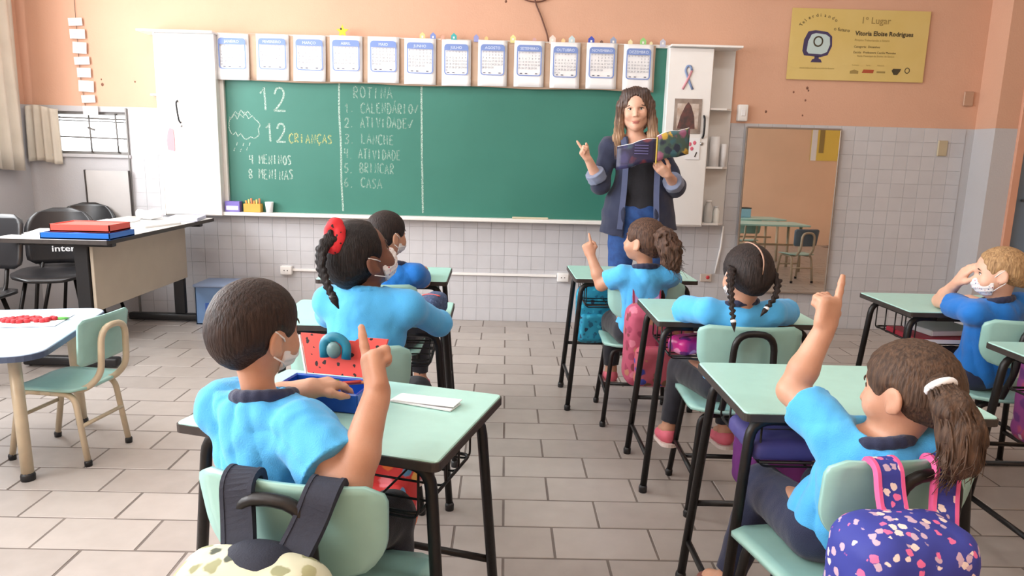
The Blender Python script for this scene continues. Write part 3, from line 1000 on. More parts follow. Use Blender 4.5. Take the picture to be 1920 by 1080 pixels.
q = thing('switch_plate', 'dull grey plate on the orange wall near the corner', 'switch', (3.28, 5.19, 1.66))
MB().box((0, 0, .04), (.07, .014, .10), .004).build('plate', mat('grey_plate', (182, 146, 122), .5), q)

q = MB().tube([(1.60, 5.185, .75), (1.595, 5.185, .60), (1.565, 5.185, .40)], .008, 8, .03).build('trim_5', M_WHITE)
tag(q, 'thin white conduit running down from the corner shelves', kind='structure')

# ---- mirror
mir = thing('wall_mirror', 'tall frameless mirror with thin grey edge hanging on the tiles', 'mirror', (2.05, 5.17, .272))
M_MIR = mat('mirror_silver', (236, 236, 236), 0.015, metal=1.0)
rx = Matrix.Rotation(math.radians(-0.5), 3, 'X')
MB().box(Vector((0, 0, .595)), (.672, .006, 1.19), 0, rot=rx).build('glass', M_MIR, mir)
for s in (-1, 1):
    MB().box((s * .338, -.001, .595), (.012, .012, 1.195), .002, rot=rx).build('edge_trim', mat('mirror_edge', (150, 138, 128), .4, metal=.4), mir)
for z in (0, 1.19):
    MB().box((0, -.001 + (-.0052 if z == 0 else .0052), z), (.672, .012, .012), .002, rot=rx).build('edge_trim', MATS['mirror_edge'], mir)

# ---- yellow banner on the orange wall
post = thing('award_banner', 'yellow award banner with a drawn monitor on the orange wall', 'banner', (2.447, 5.185, 2.04))
RB = Matrix.Rotation(math.radians(0.3), 3, 'Y')
MB().box((0, 0, 0), (.97, .004, .478)).build('sheet', mat('yellow_vinyl', (214, 190, 122), .5, rgb2=(208, 182, 108), scale=2.5), post)
M_PB = mat('print_navy', (66, 56, 92), .6); M_PD = mat('print_dark', (70, 62, 44), .6); M_PM = mat('print_olive', (156, 134, 78), .6); M_PS = mat('print_screen', (186, 206, 206), .5); M_PR = mat('print_red', (170, 80, 50), .6)
def pp(poly, x, z, y, m, nm):
    MB().prism(poly, .0008, Matrix.Translation((x, y, z)) @ Matrix.Rotation(PI / 2, 4, 'X')).build(nm, m, post)
pp([(-.10, -.045), (-.085, -.075), (.03, -.085), (.08, -.07), (.105, -.01), (.1, .055), (.065, .085), (-.02, .095), (-.07, .085), (-.095, .03)], -.29, .0, -.003, M_PB, 'monitor_outline')
pp([(-.075, -.045), (-.06, -.062), (.03, -.066), (.068, -.05), (.085, .0), (.078, .05), (.05, .068), (-.02, .075), (-.05, .066), (-.07, .02)], -.285, .0, -.004, M_PS, 'monitor_screen')
pp([(-.04, -.02), (.04, -.02), (.03, .0), (.015, .005), (.015, .02), (-.015, .02), (-.015, .005), (-.03, .0)], -.285, -.10, -.003, M_PB, 'monitor_foot')
mb = MB(); mb.tube([(-.285 + .03 * math.cos(a), -.0045, .02 + .032 * math.sin(a)) for a in np.linspace(0, 2 * PI, 20)], .006, 6, flat=((0, 1, 0), .15)); mb.build('screen_ring', M_PD, post)
def ptx(body, x, z, s, m, bold=0, rot=0, nm='lettering'):
    mb = MB(); wall_text(mb, body, x, z, s, -.0034, 'LEFT', bold, rot); mb.build(nm, m, post)
for i, ch in enumerate('Telerdiando'):
    a = PI * (0.90 - .062 * i)
    ptx(ch, -.275 + .14 * math.cos(a), .085 + .10 * math.sin(a), .034, M_PD, 0, a - PI / 2)
ptx('o futuro', -.185, .098, .034, M_PD, 0, -.10)
ptx('1º Lugar', .0, .148, .062, M_PM, .0006)
ptx('Vitoria Eloise Rodrigues', -.03, .068, .042, M_PD, .0012)
ptx('Projeto Telecriando o futuro', -.03, .030, .021, M_PM)
ptx('Categoria:  Desenhos', -.03, -.014, .021, M_PD)
ptx('Escola:  Professora Cecilia Meireles', -.03, -.052, .021, M_PD)
ptx('Rede Municipal de Ensino de Santos', .0, -.075, .018, M_PM)
ptx('www.telecriando.com.br/o-futuro', -.40, -.165, .018, M_PM)
for x, nm in ((-.03, 'Realização'), (.07, 'Apoio'), (.15, 'Patrocínio')):
    ptx(nm, x, -.135, .012, M_PM)
pp([(-.04, -.012), (.04, -.012), (.045, .012), (-.03, .012)], .085, -.172, -.003, M_PR, 'sponsor_mark')
pp([(-.03, -.006), (.03, -.006), (.03, .006), (-.03, .006)], .18, -.176, -.003, M_PM, 'sponsor_mark')
pp([(-.03, -.012), (.03, -.012), (.03, .006), (.0, .016), (-.03, .006)], -.01, -.178, -.003, M_PM, 'sponsor_mark')
pp([(-.03, .005), (-.012, -.024), (.012, -.024), (.03, .0), (.036, .018), (-.02, .018)], .285, -.168, -.003, M_PD, 'sponsor_mark')
mb = MB(); mb.tube([(.365 + .016 * math.cos(a), -.0035, -.16 + .018 * math.sin(a)) for a in np.linspace(0, 2 * PI, 14)], .003, 5, flat=((0, 1, 0), .15)); mb.build('sponsor_mark', M_PD, post)

# drilled holes and marks left in the plaster
for x, z in ((2.12, 1.735), (2.125, 1.72), (2.04, 1.71), (2.11, 1.66), (2.11, 1.56), (1.86, 1.585), (.0, 2.21)):
    pass
# ================================================================== SMOOTH BODIES
def V3(*a):
    return np.array(a, dtype=np.float64)


def nrm(v):
    v = np.asarray(v, float)
    return v / (np.linalg.norm(v) + 1e-12)


class SDF:
    """signed-distance modelling: blended tapered limbs and ellipsoids turned into one continuous mesh."""
    def __init__(self, vox=0.005):
        self.vox = vox; self.ops = []; self.cuts = []; self.disp = None

    def cone(self, a, b, ra, rb, k=0.012, op='u', flat=None):
        a = np.asarray(a, float); b = np.asarray(b, float); r = max(ra, rb)
        lo = np.minimum(a, b) - r; hi = np.maximum(a, b) + r
        ab = b - a; L2 = ab @ ab + 1e-12
        def f(P):
            q = P - a
            if flat is not None:
                ax, fac = flat
                q = q + ((q @ ax)[..., None]) * ax * (1 / fac - 1)
                ab_ = ab + (ab @ ax) * ax * (1 / fac - 1); l2 = ab_ @ ab_ + 1e-12
            else:
                ab_, l2 = ab, L2
            t = np.clip((q @ ab_) / l2, 0, 1)
            d = np.sqrt(np.maximum(((q - t[..., None] * ab_) ** 2).sum(-1), 1e-14)) - (ra + (rb - ra) * t)
            return d * (flat[1] ** .5 if flat is not None else 1)
        self.ops.append((f, lo, hi, k, op))
        return self

    def chain(self, pts, rs, k=0.012, op='u', flat=None):
        for i in range(len(pts) - 1):
            self.cone(pts[i], pts[i + 1], rs[i], rs[i + 1], k, op, flat)
        return self

    def ell(self, c, r, R=None, k=0.012, op='u'):
        c = np.asarray(c, float); r = np.asarray(r, float)
        R = np.eye(3) if R is None else np.asarray(R, float)      # columns = local axes in world
        ext = np.sqrt(((R * r) ** 2).sum(1))
        def f(P):
            q = (P - c) @ R
            k0 = np.sqrt(((q / r) ** 2).sum(-1) + 1e-12); k1 = np.sqrt(((q / (r * r)) ** 2).sum(-1) + 1e-12)
            return k0 * (k0 - 1) / k1
        self.ops.append((f, c - ext, c + ext, k, op))
        return self

    def box(self, c, h, rnd=0.01, R=None, k=0.01, op='u'):
        c = np.asarray(c, float); h = np.asarray(h, float)
        R = np.eye(3) if R is None else np.asarray(R, float)
        ext = np.abs(R) @ h
        def f(P):
            q = np.abs((P - c) @ R) - (h - rnd)
            return np.sqrt((np.maximum(q, 0) ** 2).sum(-1)) + np.minimum(q.max(-1), 0) - rnd
        self.ops.append((f, c - ext, c + ext, k, op))
        return self

    def cut(self, p, n, k=0.002):
        """remove everything on the side the normal points to (global)."""
        self.cuts.append((np.asarray(p, float), nrm(n), k))
        return self

    def grid(self):
        us = [o for o in self.ops if o[4] == 'u']
        lo = np.min([o[1] for o in us], 0) - 5 * self.vox - .01
        hi = np.max([o[2] for o in us], 0) + 5 * self.vox + .01
        n = np.ceil((hi - lo) / self.vox).astype(int) + 1
        ax = [lo[i] + np.arange(n[i]) * self.vox for i in range(3)]
        G = np.full(n, 0.5, dtype=np.float32)
        for f, l, h, k, op in self.ops:
            pad = k + 4 * self.vox + .004
            i0 = np.maximum(((l - pad - lo) / self.vox).astype(int), 0)
            i1 = np.minimum(((h + pad - lo) / self.vox).astype(int) + 2, n)
            if np.any(i1 <= i0): continue
            P = np.stack(np.meshgrid(*[ax[i][i0[i]:i1[i]] for i in range(3)], indexing='ij'), -1)
            d = f(P).astype(np.float32)
            s = tuple(slice(i0[i], i1[i]) for i in range(3))
            g = G[s]
            if op == 'u':
                hh = np.maximum(k - np.abs(g - d), 0) / k
                G[s] = np.minimum(g, d) - hh * hh * k * .25
            else:
                d = -d
                hh = np.maximum(k - np.abs(g - d), 0) / k
                G[s] = np.maximum(g, d) + hh * hh * k * .25
        near = np.abs(G) < 0.03
        if self.disp is not None:
            idx = np.argwhere(near)
            P = lo + idx * self.vox
            G[near] += self.disp(P).astype(np.float32)
        for p, nn, k in self.cuts:
            d = ((ax[0] - p[0]) * nn[0])[:, None, None] + ((ax[1] - p[1]) * nn[1])[None, :, None] + ((ax[2] - p[2]) * nn[2])[None, None, :]
            G = np.maximum(G, d.astype(np.float32))
        return G, lo

    def build(self, name, m, parent, base, label=None, keep=None):
        G, lo = self.grid()
        vs, qs = surface_nets(G, lo, self.vox)
        vs = vs - np.asarray(base)
        me = bpy.data.meshes.new(name)
        me.vertices.add(len(vs)); me.vertices.foreach_set('co', vs.astype(np.float32).ravel())
        me.loops.add(len(qs) * 4); me.loops.foreach_set('vertex_index', qs.astype(np.int32).ravel())
        me.polygons.add(len(qs)); me.polygons.foreach_set('loop_start', np.arange(0, len(qs) * 4, 4, dtype=np.int32))
        me.polygons.foreach_set('use_smooth', np.ones(len(qs), dtype=bool))
        me.update(); me.validate()
        me.materials.append(m)
        o = bpy.data.objects.new(name, me)
        link(o, parent)
        if label: o['label'] = label
        return o


def surface_nets(G, lo, vox):
    S = G < 0
    nx, ny, nz = G.shape
    c = np.zeros((nx - 1, ny - 1, nz - 1), dtype=np.int8)
    for i in (0, 1):
        for j in (0, 1):
            for k in (0, 1):
                c += S[i:nx - 1 + i, j:ny - 1 + j, k:nz - 1 + k]
    cells = np.argwhere((c > 0) & (c < 8))
    ids = np.full(c.shape, -1, dtype=np.int32)
    ids[cells[:, 0], cells[:, 1], cells[:, 2]] = np.arange(len(cells))
    acc = np.zeros((len(cells), 3)); cnt = np.zeros(len(cells))
    corners = [(0, 0, 0), (1, 0, 0), (0, 1, 0), (1, 1, 0), (0, 0, 1), (1, 0, 1), (0, 1, 1), (1, 1, 1)]
    val = [G[cells[:, 0] + a, cells[:, 1] + b, cells[:, 2] + d] for a, b, d in corners]
    for e0, e1 in ((0, 1), (2, 3), (4, 5), (6, 7), (0, 2), (1, 3), (4, 6), (5, 7), (0, 4), (1, 5), (2, 6), (3, 7)):
        a, b = val[e0], val[e1]
        mk = (a < 0) != (b < 0)
        t = np.zeros(len(cells)); t[mk] = a[mk] / (a[mk] - b[mk])
        p0 = np.array(corners[e0], float); p1 = np.array(corners[e1], float)
        acc[mk] += p0 + t[mk, None] * (p1 - p0); cnt[mk] += 1
    V = lo + (cells + acc / cnt[:, None]) * vox
    quads = []
    for ax in range(3):
        o1, o2 = [(1, 2), (2, 0), (0, 1)][ax]
        sl0 = [slice(1, -1)] * 3; sl1 = [slice(1, -1)] * 3
        sl0[ax] = slice(0, -1); sl1[ax] = slice(1, None)
        A = S[tuple(sl0)]; B = S[tuple(sl1)]
        E = np.argwhere(A != B)
        off = np.ones(3, dtype=int); off[ax] = 0
        E = E + off
        def cid(d1, d2):
            q = E.copy(); q[:, o1] -= d1; q[:, o2] -= d2
            return ids[q[:, 0], q[:, 1], q[:, 2]]
        Q = np.stack([cid(1, 1), cid(0, 1), cid(0, 0), cid(1, 0)], 1)
        ins = S[E[:, 0], E[:, 1], E[:, 2]]
        Q[~ins] = Q[~ins][:, ::-1]
        quads.append(Q)
    Q = np.concatenate(quads)
    return V, Q[(Q >= 0).all(1)]


def frame(fwd, up=(0, 0, 1)):
    """orthonormal columns: right, forward, up."""
    f = nrm(fwd); r = nrm(np.cross(f, up)); u = np.cross(r, f)
    return np.stack([r, f, u], 1)


def ik(s, w, l1, l2, pole):
    s = np.asarray(s, float); w = np.asarray(w, float)
    d = w - s; L = np.linalg.norm(d); dn = d / L
    if L > (l1 + l2) * .999:
        return s + d * l1 / (l1 + l2)
    a = (l1 * l1 - l2 * l2 + L * L) / (2 * L)
    h = math.sqrt(max(l1 * l1 - a * a, 1e-6))
    p = np.asarray(pole, float); p = nrm(p - (p @ dn) * dn)
    return s + dn * a + p * h


def hand(S, wrist, direc, palm_n, side, curl, sc=1.0, spread=0.10, thumb=0.5, k=0.004, rr=1.0, thumb_out=0.75):
    """five-fingered hand. direc: wrist->fingers, palm_n: palm facing, side: +1 if thumb lies towards cross(direc, palm_n)."""
    d = nrm(direc); n = nrm(np.asarray(palm_n, float) - (np.asarray(palm_n) @ d) * d); t = np.cross(d, n) * side
    w = np.asarray(wrist, float)
    pl = .060 * sc; pw = .031 * sc
    R = np.stack([t, d, n], 1)
    S.box(w + d * pl * .55, (pw, pl * .56, .0135 * sc), .0132 * sc, R, k * 3)
    S.cone(w - d * .012 * sc, w + d * .03 * sc, .0185 * sc, .019 * sc, .012, flat=(n, .72))
    tips = []
    for i in range(4):
        o = (1.5 - i) / 1.5
        base = w + d * pl * (1.0 - .06 * abs(o)) + t * o * pw * .74
        ln = (.058, .064, .059, .046)[i] * sc
        r0 = (.0078, .0080, .0076, .0066)[i] * sc * rr
        c = curl[i]
        fd = nrm(d + t * o * spread * (1 - min(c, 1)))
        p = base - d * .012 * sc; pts = [p, base]
        ang = 0; seg = (ln * .42, ln * .32, ln * .26)
        p = base
        for s_, am in zip(seg, (.75, 1.05, .75)):
            ang += c * am * 1.35
            p = p + (fd * math.cos(ang) + n * math.sin(ang)) * s_
            pts.append(p)
        S.chain(pts, [r0 * 1.1, r0 * 1.08, r0, r0 * .92, r0 * .78], k)
        tips.append(p)
    b0 = w + d * .012 * sc + t * pw * .55 + n * .004 * sc
    th = nrm(d * (1 - .35 * thumb_out) + t * thumb_out)
    b1 = b0 + th * .030 * sc + n * .006 * sc
    th2 = nrm(d * 1.0 + t * thumb_out * (1 - thumb * 1.3) + n * thumb * .9)
    b2 = b1 + th2 * .026 * sc
    b3 = b2 + nrm(th2 - t * thumb * .5 + d * .2) * .021 * sc
    S.chain([b0, b1, b2, b3], [.0125 * sc, .0105 * sc * rr, .0088 * sc * rr, .0068 * sc * rr], k * 1.5)
    return tips


def noise3(P, s, seed=0):
    """cheap smooth pseudo noise in [-1, 1]."""
    x, y, z = P[..., 0] * s, P[..., 1] * s, P[..., 2] * s
    return (np.sin(x * 1.7 + 1.3 * np.sin(y * 1.1 + seed) + seed) * np.cos(y * 1.9 + 1.1 * np.sin(z * 1.3 - seed)) + np.sin(z * 1.5 + 1.7 * np.sin(x * .9 + 2 * seed))) * .5


def build_head(S, c, R, s=1.0, child=True, ears=True, nose=True):
    """skull, jaw, nose, ears, eye hollows into SDF S.  R columns right/forward/up; returns point mapper."""
    def W(x, y, z): return c + R @ (np.array([x, y, z]) * s)
    if child:
        S.ell(W(0, -.008, .022), np.array([.073, .088, .078]) * s, R, .02)      # cranium
        S.ell(W(0, .022, -.028), np.array([.058, .058, .062]) * s, R, .03)      # face
        S.ell(W(0, .045, -.070), np.array([.026, .024, .020]) * s, R, .025)     # chin
        for e in (-1, 1):
            S.ell(W(e * .034, .052, -.036), np.array([.026, .022, .024]) * s, R, .02)
    else:
        S.ell(W(0, -.010, .028), np.array([.074, .092, .082]) * s, R, .02)
        S.ell(W(0, .026, -.028), np.array([.060, .060, .076]) * s, R, .03)
        S.ell(W(0, .058, -.093), np.array([.026, .022, .020]) * s, R, .025)
        S.cone(W(-.045, .012, -.066), W(0, .058, -.094), .022 * s, .018 * s, .02)
        S.cone(W(.045, .012, -.066), W(0, .058, -.094), .022 * s, .018 * s, .02)
        for e in (-1, 1):
            S.ell(W(e * .036, .062, -.030), np.array([.022, .018, .022]) * s, R, .02)
    fy = .081 if child else .087
    for e in (-1, 1):
        S.ell(W(e * .030, .0815, .001), np.array([.018, .015, .011]) * s, R, .010, 's')
    if nose:
        S.cone(W(0, fy - .006, .004), W(0, fy + (.010 if child else .016), -.030), .006 * s, .0095 * s, .010)
        for e in (-1, 1):
            S.ell(W(e * .010, fy + .001, -.034), np.array([.007, .008, .006]) * s, R, .006)
        S.ell(W(0, fy - .008, -.056), np.array([.020, .008, .008]) * s, R, .008)
    if ears:
        for e in (-1, 1):
            Re = R @ np.array([[math.cos(.35), -math.sin(.35) * e, 0], [math.sin(.35) * e, math.cos(.35), 0], [0, 0, 1]])
            S.ell(W(e * .075, -.006, -.014), np.array([.008, .019, .029]) * s, Re, .005)
            S.ell(W(e * .086, -.002, -.010), np.array([.007, .011, .018]) * s, Re, .004, 's')
            S.ell(W(e * .072, .004, -.034), np.array([.007, .009, .010]) * s, Re, .005)
    return W


def make_eyes(W, R, s, parent, base, child=True, iris=(70, 48, 34)):
    fy = .0590 if child else .0600
    me_w = mat('eye_white', (236, 232, 228), .25)
    me_i = mat('eye_iris_%d' % iris[0], iris, .2)
    me_b = mat('brow_%d' % iris[0], (70, 52, 44), .8)
    for e in (-1, 1):
        c = W(e * .030, fy, .002) - np.asarray(base)
        eb = MB().ell(c, (.0125 * s,) * 3, 14, 10).build('eyeball', me_w, parent)
        c2 = W(e * .030, fy + .0108, .002) - np.asarray(base)
        MB().ell(c2, (.0056 * s, .0030 * s, .0056 * s), 10, 6, Matrix([list(r) for r in R])).build('iris', me_i, eb)
        lid = MB(); lo_ = MB()
        pts = [W(e * (.030 + .0150 * math.cos(a)), fy + .0118 - .005 * abs(math.cos(a)) ** 2, .002 + .0065 * math.sin(a)) - np.asarray(base) for a in np.linspace(PI * .98, .02 * PI, 9)]
        lid.tube(pts, [.0012 * s, .0024 * s, .0012 * s], 6)
        lid.build('upper_lid', me_b, parent)
        pts = [W(e * (.030 + q * .019), fy + .0145 - .0055 * q * q, .018 + .005 * (1 - q * q) - .002 * q) - np.asarray(base) for q in np.linspace(-1, 1, 8)]
        MB().tube(pts, [.0014 * s, .0028 * s, .0024 * s, .001 * s], 6).build('eyebrow', me_b, parent)


def head_hair(c, R, s, vox, grow=.010, front=.045, low=-.055, nape=-.02, child=True, seed=1, groove=.0016, temple=.0, cb=0.0):
    """hair cap that follows the skull: front hairline, ears left free, neckline at the back."""
    H = SDF(vox)
    def W(x, y, z): return c + R @ (np.array([x, y, z]) * s)
    z0 = .022 if child else .028
    H.ell(W(0, -.010, z0), np.array([.073 + grow, .088 + grow, .080 + grow]) * s, R, .02)
    H.ell(W(0, -.036, -.016), np.array([.060 + grow * .8, .058 + grow * .8, .064]) * s, R, .03)
    # free the face and the ears
    H.ell(W(0, .125 - cb, -.025 + cb * .5), np.array([.085, .085, .088 + front * .2]) * s, R, .016, 's')
    H.ell(W(0, .092 - cb * .4, -.075 + cb * .5), np.array([.13, .088, .080]) * s, R, .018, 's')
    for e in (-1, 1):
        H.ell(W(e * .085, .004, -.024), np.array([.026, .026, .036]) * s, R, .012, 's')
    for e in (-1, 1):
        H.ell(W(e * .088, -.035, -.088), np.array([.050, .075, .050]) * s, R, .03, 's')
    H.cut(W(0, 0, low), -R[:, 2] * 1.0 + R[:, 1] * .35)
    ax = R
    def disp(P):
        q = (P - c) @ ax
        ang = np.arctan2(q[:, 0], q[:, 2] + .02)
        return groove * (np.sin(ang * 46 + 3 * np.sin(q[:, 1] * 40 + seed)) * .6 + noise3(P, 160, seed) * .6)
    H.disp = disp
    return H, W


def braid(pts, r, twist=0.020, n_lobes=3):
    """plaited rope along a polyline: alternating lobes, as an SDF op list."""
    pts = [np.asarray(p, float) for p in pts]
    seg = [np.linalg.norm(b - a) for a, b in zip(pts, pts[1:])]
    L = sum(seg)
    def at(s):
        for a, b, l in zip(pts, pts[1:], seg):
            if s <= l: return a + (b - a) * s / l, nrm(b - a)
            s -= l
        return pts[-1], nrm(pts[-1] - pts[-2])
    out = []
    n = int(L / (twist * .42))
    for i in range(n + 1):
        p, t = at(L * i / n)
        sd = nrm(np.cross(t, (0.3, 1, 0.1)))
        taper = 1 - .35 * (i / n)
        sgn = 1 if i % 2 else -1
        dirv = nrm(t * .8 + sd * sgn * -.7)
        out.append((p + sd * sgn * r * .36 * taper, dirv, r * .80 * taper))
    return out


def strands(mb, roots, flow, n_pts=7, r=.0016, wig=.004, rnd=None):
    """thin hair strands: roots list, flow(p, i) -> next point."""
    for p in roots:
        p = np.asarray(p, float); pts = [p]
        ph = rnd.uniform(0, 6)
        for i in range(n_pts - 1):
            p = flow(p, i) + np.array([rnd.uniform(-1, 1), rnd.uniform(-1, 1), rnd.uniform(-1, 1)]) * wig
            pts.append(p)
        mb.tube([Vector(q) for q in pts], [r * .8, r, r * .9, r * .4], 4, cap=False)
# ================================================================== FURNITURE
def ribbon(mb, pts, wdir, width, th, rad=None):
    """flat strap along a polyline."""
    pts = [Vector(p) for p in pts]
    if rad: pts = fillet(pts, rad, 5)
    wd = Vector(wdir).normalized()
    vs = []; m = len(pts)
    for i, p in enumerate(pts):
        d = (pts[min(i + 1, m - 1)] - pts[max(i - 1, 0)]).normalized()
        n = d.cross(wd).normalized(); w = n.cross(d).normalized()
        wi = width[i * len(width) // m] if isinstance(width, (list, tuple)) else width
        for a, b in ((-1, -1), (1, -1), (1, 1), (-1, 1)):
            vs.append(p + w * a * wi / 2 + n * b * th / 2)
    fs = [(i * 4 + k, i * 4 + (k + 1) % 4, (i + 1) * 4 + (k + 1) % 4, (i + 1) * 4 + k) for i in range(m - 1) for k in range(4)]
    fs += [(3, 2, 1, 0), tuple((m - 1) * 4 + k for k in range(4))]
    mb.add(vs, fs)
    return mb


DW, DD, DZ = .58, .40, .66


def make_desk(name, label, loc, rz, basket=True):
    t = thing(name, label, 'desk', loc, rz, 'pupils\' desks')
    MB().prism(rrect(DW, DD, .012, 3), .016, Matrix.Translation((0, 0, DZ - .008)), bev=.002).build('desktop', M_MINT, t)
    o = rrect(DW + .006, DD + .006, .014, 3); n = len(o); i_ = rrect(DW - .004, DD - .004, .01, 3)
    mb = MB()
    mb.add([(p[0], p[1], DZ - .0035) for p in o] + [(p[0], p[1], DZ - .021) for p in o] + [(p[0], p[1], DZ - .021) for p in i_] + [(p[0], p[1], DZ - .0035) for p in i_],
           [(k * n + i, k * n + (i + 1) % n, ((k + 1) % 4) * n + (i + 1) % n, ((k + 1) % 4) * n + i) for k in range(4) for i in range(n)])
    mb.build('edge_band', M_EDGE, t)
    for sy in (-1, 1):
        yt = sy * (DD / 2 - .05); yb = sy * (DD / 2 - .025)
        for sx in (-1, 1):
            xt = sx * (DW / 2 - .035); xb = sx * (DW / 2 + .012)
            lg = MB().tube([(xb, yb, .012), (xt, yt, DZ - .035), (xt - sx * .10, yt, DZ - .035)], .0125, 10, .06).build('leg', M_BLACKMETAL, t)
            MB().lathe([(.015, 0), (.016, .02), (.013, .028)], (xb, yb, 0), 10).build('rubber_foot', M_BLACK, lg)
        MB().tube([(-(DW / 2 - .134), yt, DZ - .035), (DW / 2 - .134, yt, DZ - .035)], .0125, 10).build('crossbar', M_BLACKMETAL, t)
    for sx in (-1, 1):
        MB().tube([(sx * (DW / 2), -(DD / 2 - .03), .13), (sx * (DW / 2), DD / 2 - .03, .13)], .009, 8).build('stretcher', M_BLACKMETAL, t)
    MB().tube([(-(DW / 2 - .005), DD / 2 - .033, .25), (DW / 2 - .005, DD / 2 - .033, .25)], .009, 8).build('footrest', M_BLACKMETAL, t)
    if basket:
        w = DW / 2 - .06; d = DD / 2 - .05; zt, zb = DZ - .045, DZ - .15
        B = MB()
        B.tube([(-w, -d, zb + .01), (w, -d, zb + .01), (w, d, zb + .01), (-w, d, zb + .01), (-w, -d, zb + .01)], .004, 6, .02)
        B.tube([(-w, -d, zt), (-w, d, zt)], .003, 5); B.tube([(w, -d, zt), (w, d, zt)], .003, 5)
        for y in np.linspace(-d, d, 5):
            B.tube([(-w, y, zt), (-w, y, zb), (w, y, zb), (w, y, zt)], .0028, 5, .02)
        for x in np.linspace(-w * .5, w * .5, 3):
            B.tube([(x, -d, zb), (x, d, zb), (x, d, zt)], .0028, 5, .02)
        tag(B.build('wire_basket', M_BLACKMETAL, t), kind='stuff')
    return t


M_MINT2 = mat('mint_chair_laminate', (156, 202, 194), 0.28, var=0.05, scale=26)
M_PLYEDGE = mat('ply_edge', (150, 128, 104), .6, var=.2, scale=40)
SZ = .385


def seat_sheet(w, d, z, dip, lip, t, r=.06, n=10):
    """moulded seat: rounded outline, dished, with a rolled front edge."""
    P = []
    for i in range(n + 1):
        y = -d / 2 + d * i / n
        row = []
        e = max(0, abs(y) - (d / 2 - r)) / r
        hw = w / 2 - r + r * math.sqrt(max(0, 1 - e * e))
        for j in range(n + 1):
            u = -1 + 2 * j / n
            x = u * hw
            fr = max(0, (y - d * .22) / (d * .28))
            row.append((x, y, z - dip * (1 - u * u) * (1 - (2 * y / d) ** 2) - lip * fr * fr + .004 * u * u))
        P.append(row)
    return MB().grid(P, (0, 0, -t))


def back_sheet(w, z0, z1, y, lean, curve, t, rt=.03, rb=.07, n=12):
    P = []
    h = z1 - z0
    for i in range(n + 1):
        z = z1 - h * i / n
        et = max(0, rt - (z1 - z)) / rt; eb = max(0, rb - (z - z0)) / rb
        hw = w / 2 - rt * (1 - math.sqrt(max(0, 1 - et * et))) - rb * .9 * (1 - math.sqrt(max(0, 1 - eb * eb))) - .012 * i / n
        row = []
        for j in range(n + 1):
            u = -1 + 2 * j / n
            x = u * hw
            row.append((x, y - lean * (z - z0) / h + curve * (u * hw / (w / 2)) ** 2, z))
        P.append(row)
    return MB().grid(P, (0, -t, 0))


def make_chair(name, label, loc, rz, group='mint school chairs with black frames'):
    t = thing(name, label, 'chair', loc, rz, group)
    seat_sheet(.355, .34, SZ, .010, .018, .012).build('seat', M_MINT2, t)
    back_sheet(.35, .505, .685, -.155, .03, .035, .010, rt=.035, rb=.085).build('backrest', M_MINT2, t)
    M = M_BLACKMETAL
    for sx in (-1, 1):
        for sy in (-1, 1):
            lg = MB().tube([(sx * .168, sy * .165 - .01, .012), (sx * .135, sy * .125 - .005, SZ - .028), (sx * .06, sy * .125 - .005, SZ - .028)], .011, 8, .04).build('leg', M, t)
            MB().lathe([(.013, 0), (.0145, .018), (.012, .026)], (sx * .168, sy * .165 - .01, 0), 8).build('rubber_foot', M_BLACK, lg)
        MB().tube([(sx * .155, -.155, .15), (sx * .155, .14, .15)], .009, 8).build('stretcher', M, t)
        MB().tube([(sx * .10, -.13, SZ - .024), (sx * .10, .12, SZ - .024)], .010, 8).build('seat_rail', M, t)
    MB().tube([(-.152, 0, .15), (.152, 0, .15)], .009, 8).build('stretcher', M, t)
    MB().tube([(-.075, .06, SZ - .026), (-.075, -.15, SZ - .02), (-.070, -.205, .50), (-.062, -.215, .668), (.062, -.215, .668), (.070, -.205, .50), (.075, -.15, SZ - .02), (.075, .06, SZ - .026)], .0115, 10, [.04, .03, .055, .055, .03, .04]).build('back_loop', M, t)
    for sx in (-1, 1):
        MB().ell((sx * .063, -.152 - .03 * .6 + .006, .62), (.006, .003, .006), 8, 6).build('rivet', M_STEEL, t)
    return t


# ---- pupils' desks
D = {}
D['boy'] = make_desk('school_desk', 'mint desk with a folded paper at which the nearest boy sits', (-.114 - .29 * .957 - .2 * -.289 * -1 * -1 + 0, 0, 0), math.radians(-16.8))
_ax = Vector((.957, -.289, 0)); _ay = Vector((.289, .957, 0))
D['boy'].location = Vector((-.114, 1.224, 0)) - _ax * DW / 2 + _ay * DD / 2
D['front'] = make_desk('school_desk', 'mint desk in front of the ponytailed girl with raised finger', (.553 + DW / 2, 1.52 + DD / 2, 0), 0)
D['mid'] = make_desk('school_desk', 'mint desk under the arms of the girl with two braids', (.548 + DW / 2, 2.43 + DD / 2, 0), 0)
D['far'] = make_desk('school_desk', 'mint desk of the curly-haired girl nearest the teacher', (.335 + DW / 2, 3.29 + DD / 2, 0), math.radians(1))
D['l2'] = make_desk('school_desk', 'mint desk under the arms of the girl with the red hair tie', (-.185 - DW / 2, 2.26 + DD / 2, 0), math.radians(1))
D['l3'] = make_desk('school_desk', 'mint desk nearest the chalkboard in the left column', (-.258 - DW / 2, 3.11 + DD / 2, 0), math.radians(1))
D['right'] = make_desk('school_desk', 'mint desk with red book in its basket beside the mirror wall', (1.587 + DW / 2, 2.69 + DD / 2, 0), 0)
D['edge'] = make_desk('school_desk', 'mint desk cut by the right edge of the picture', (1.585 + DW / 2, 1.84 + DD / 2, 0), 0)

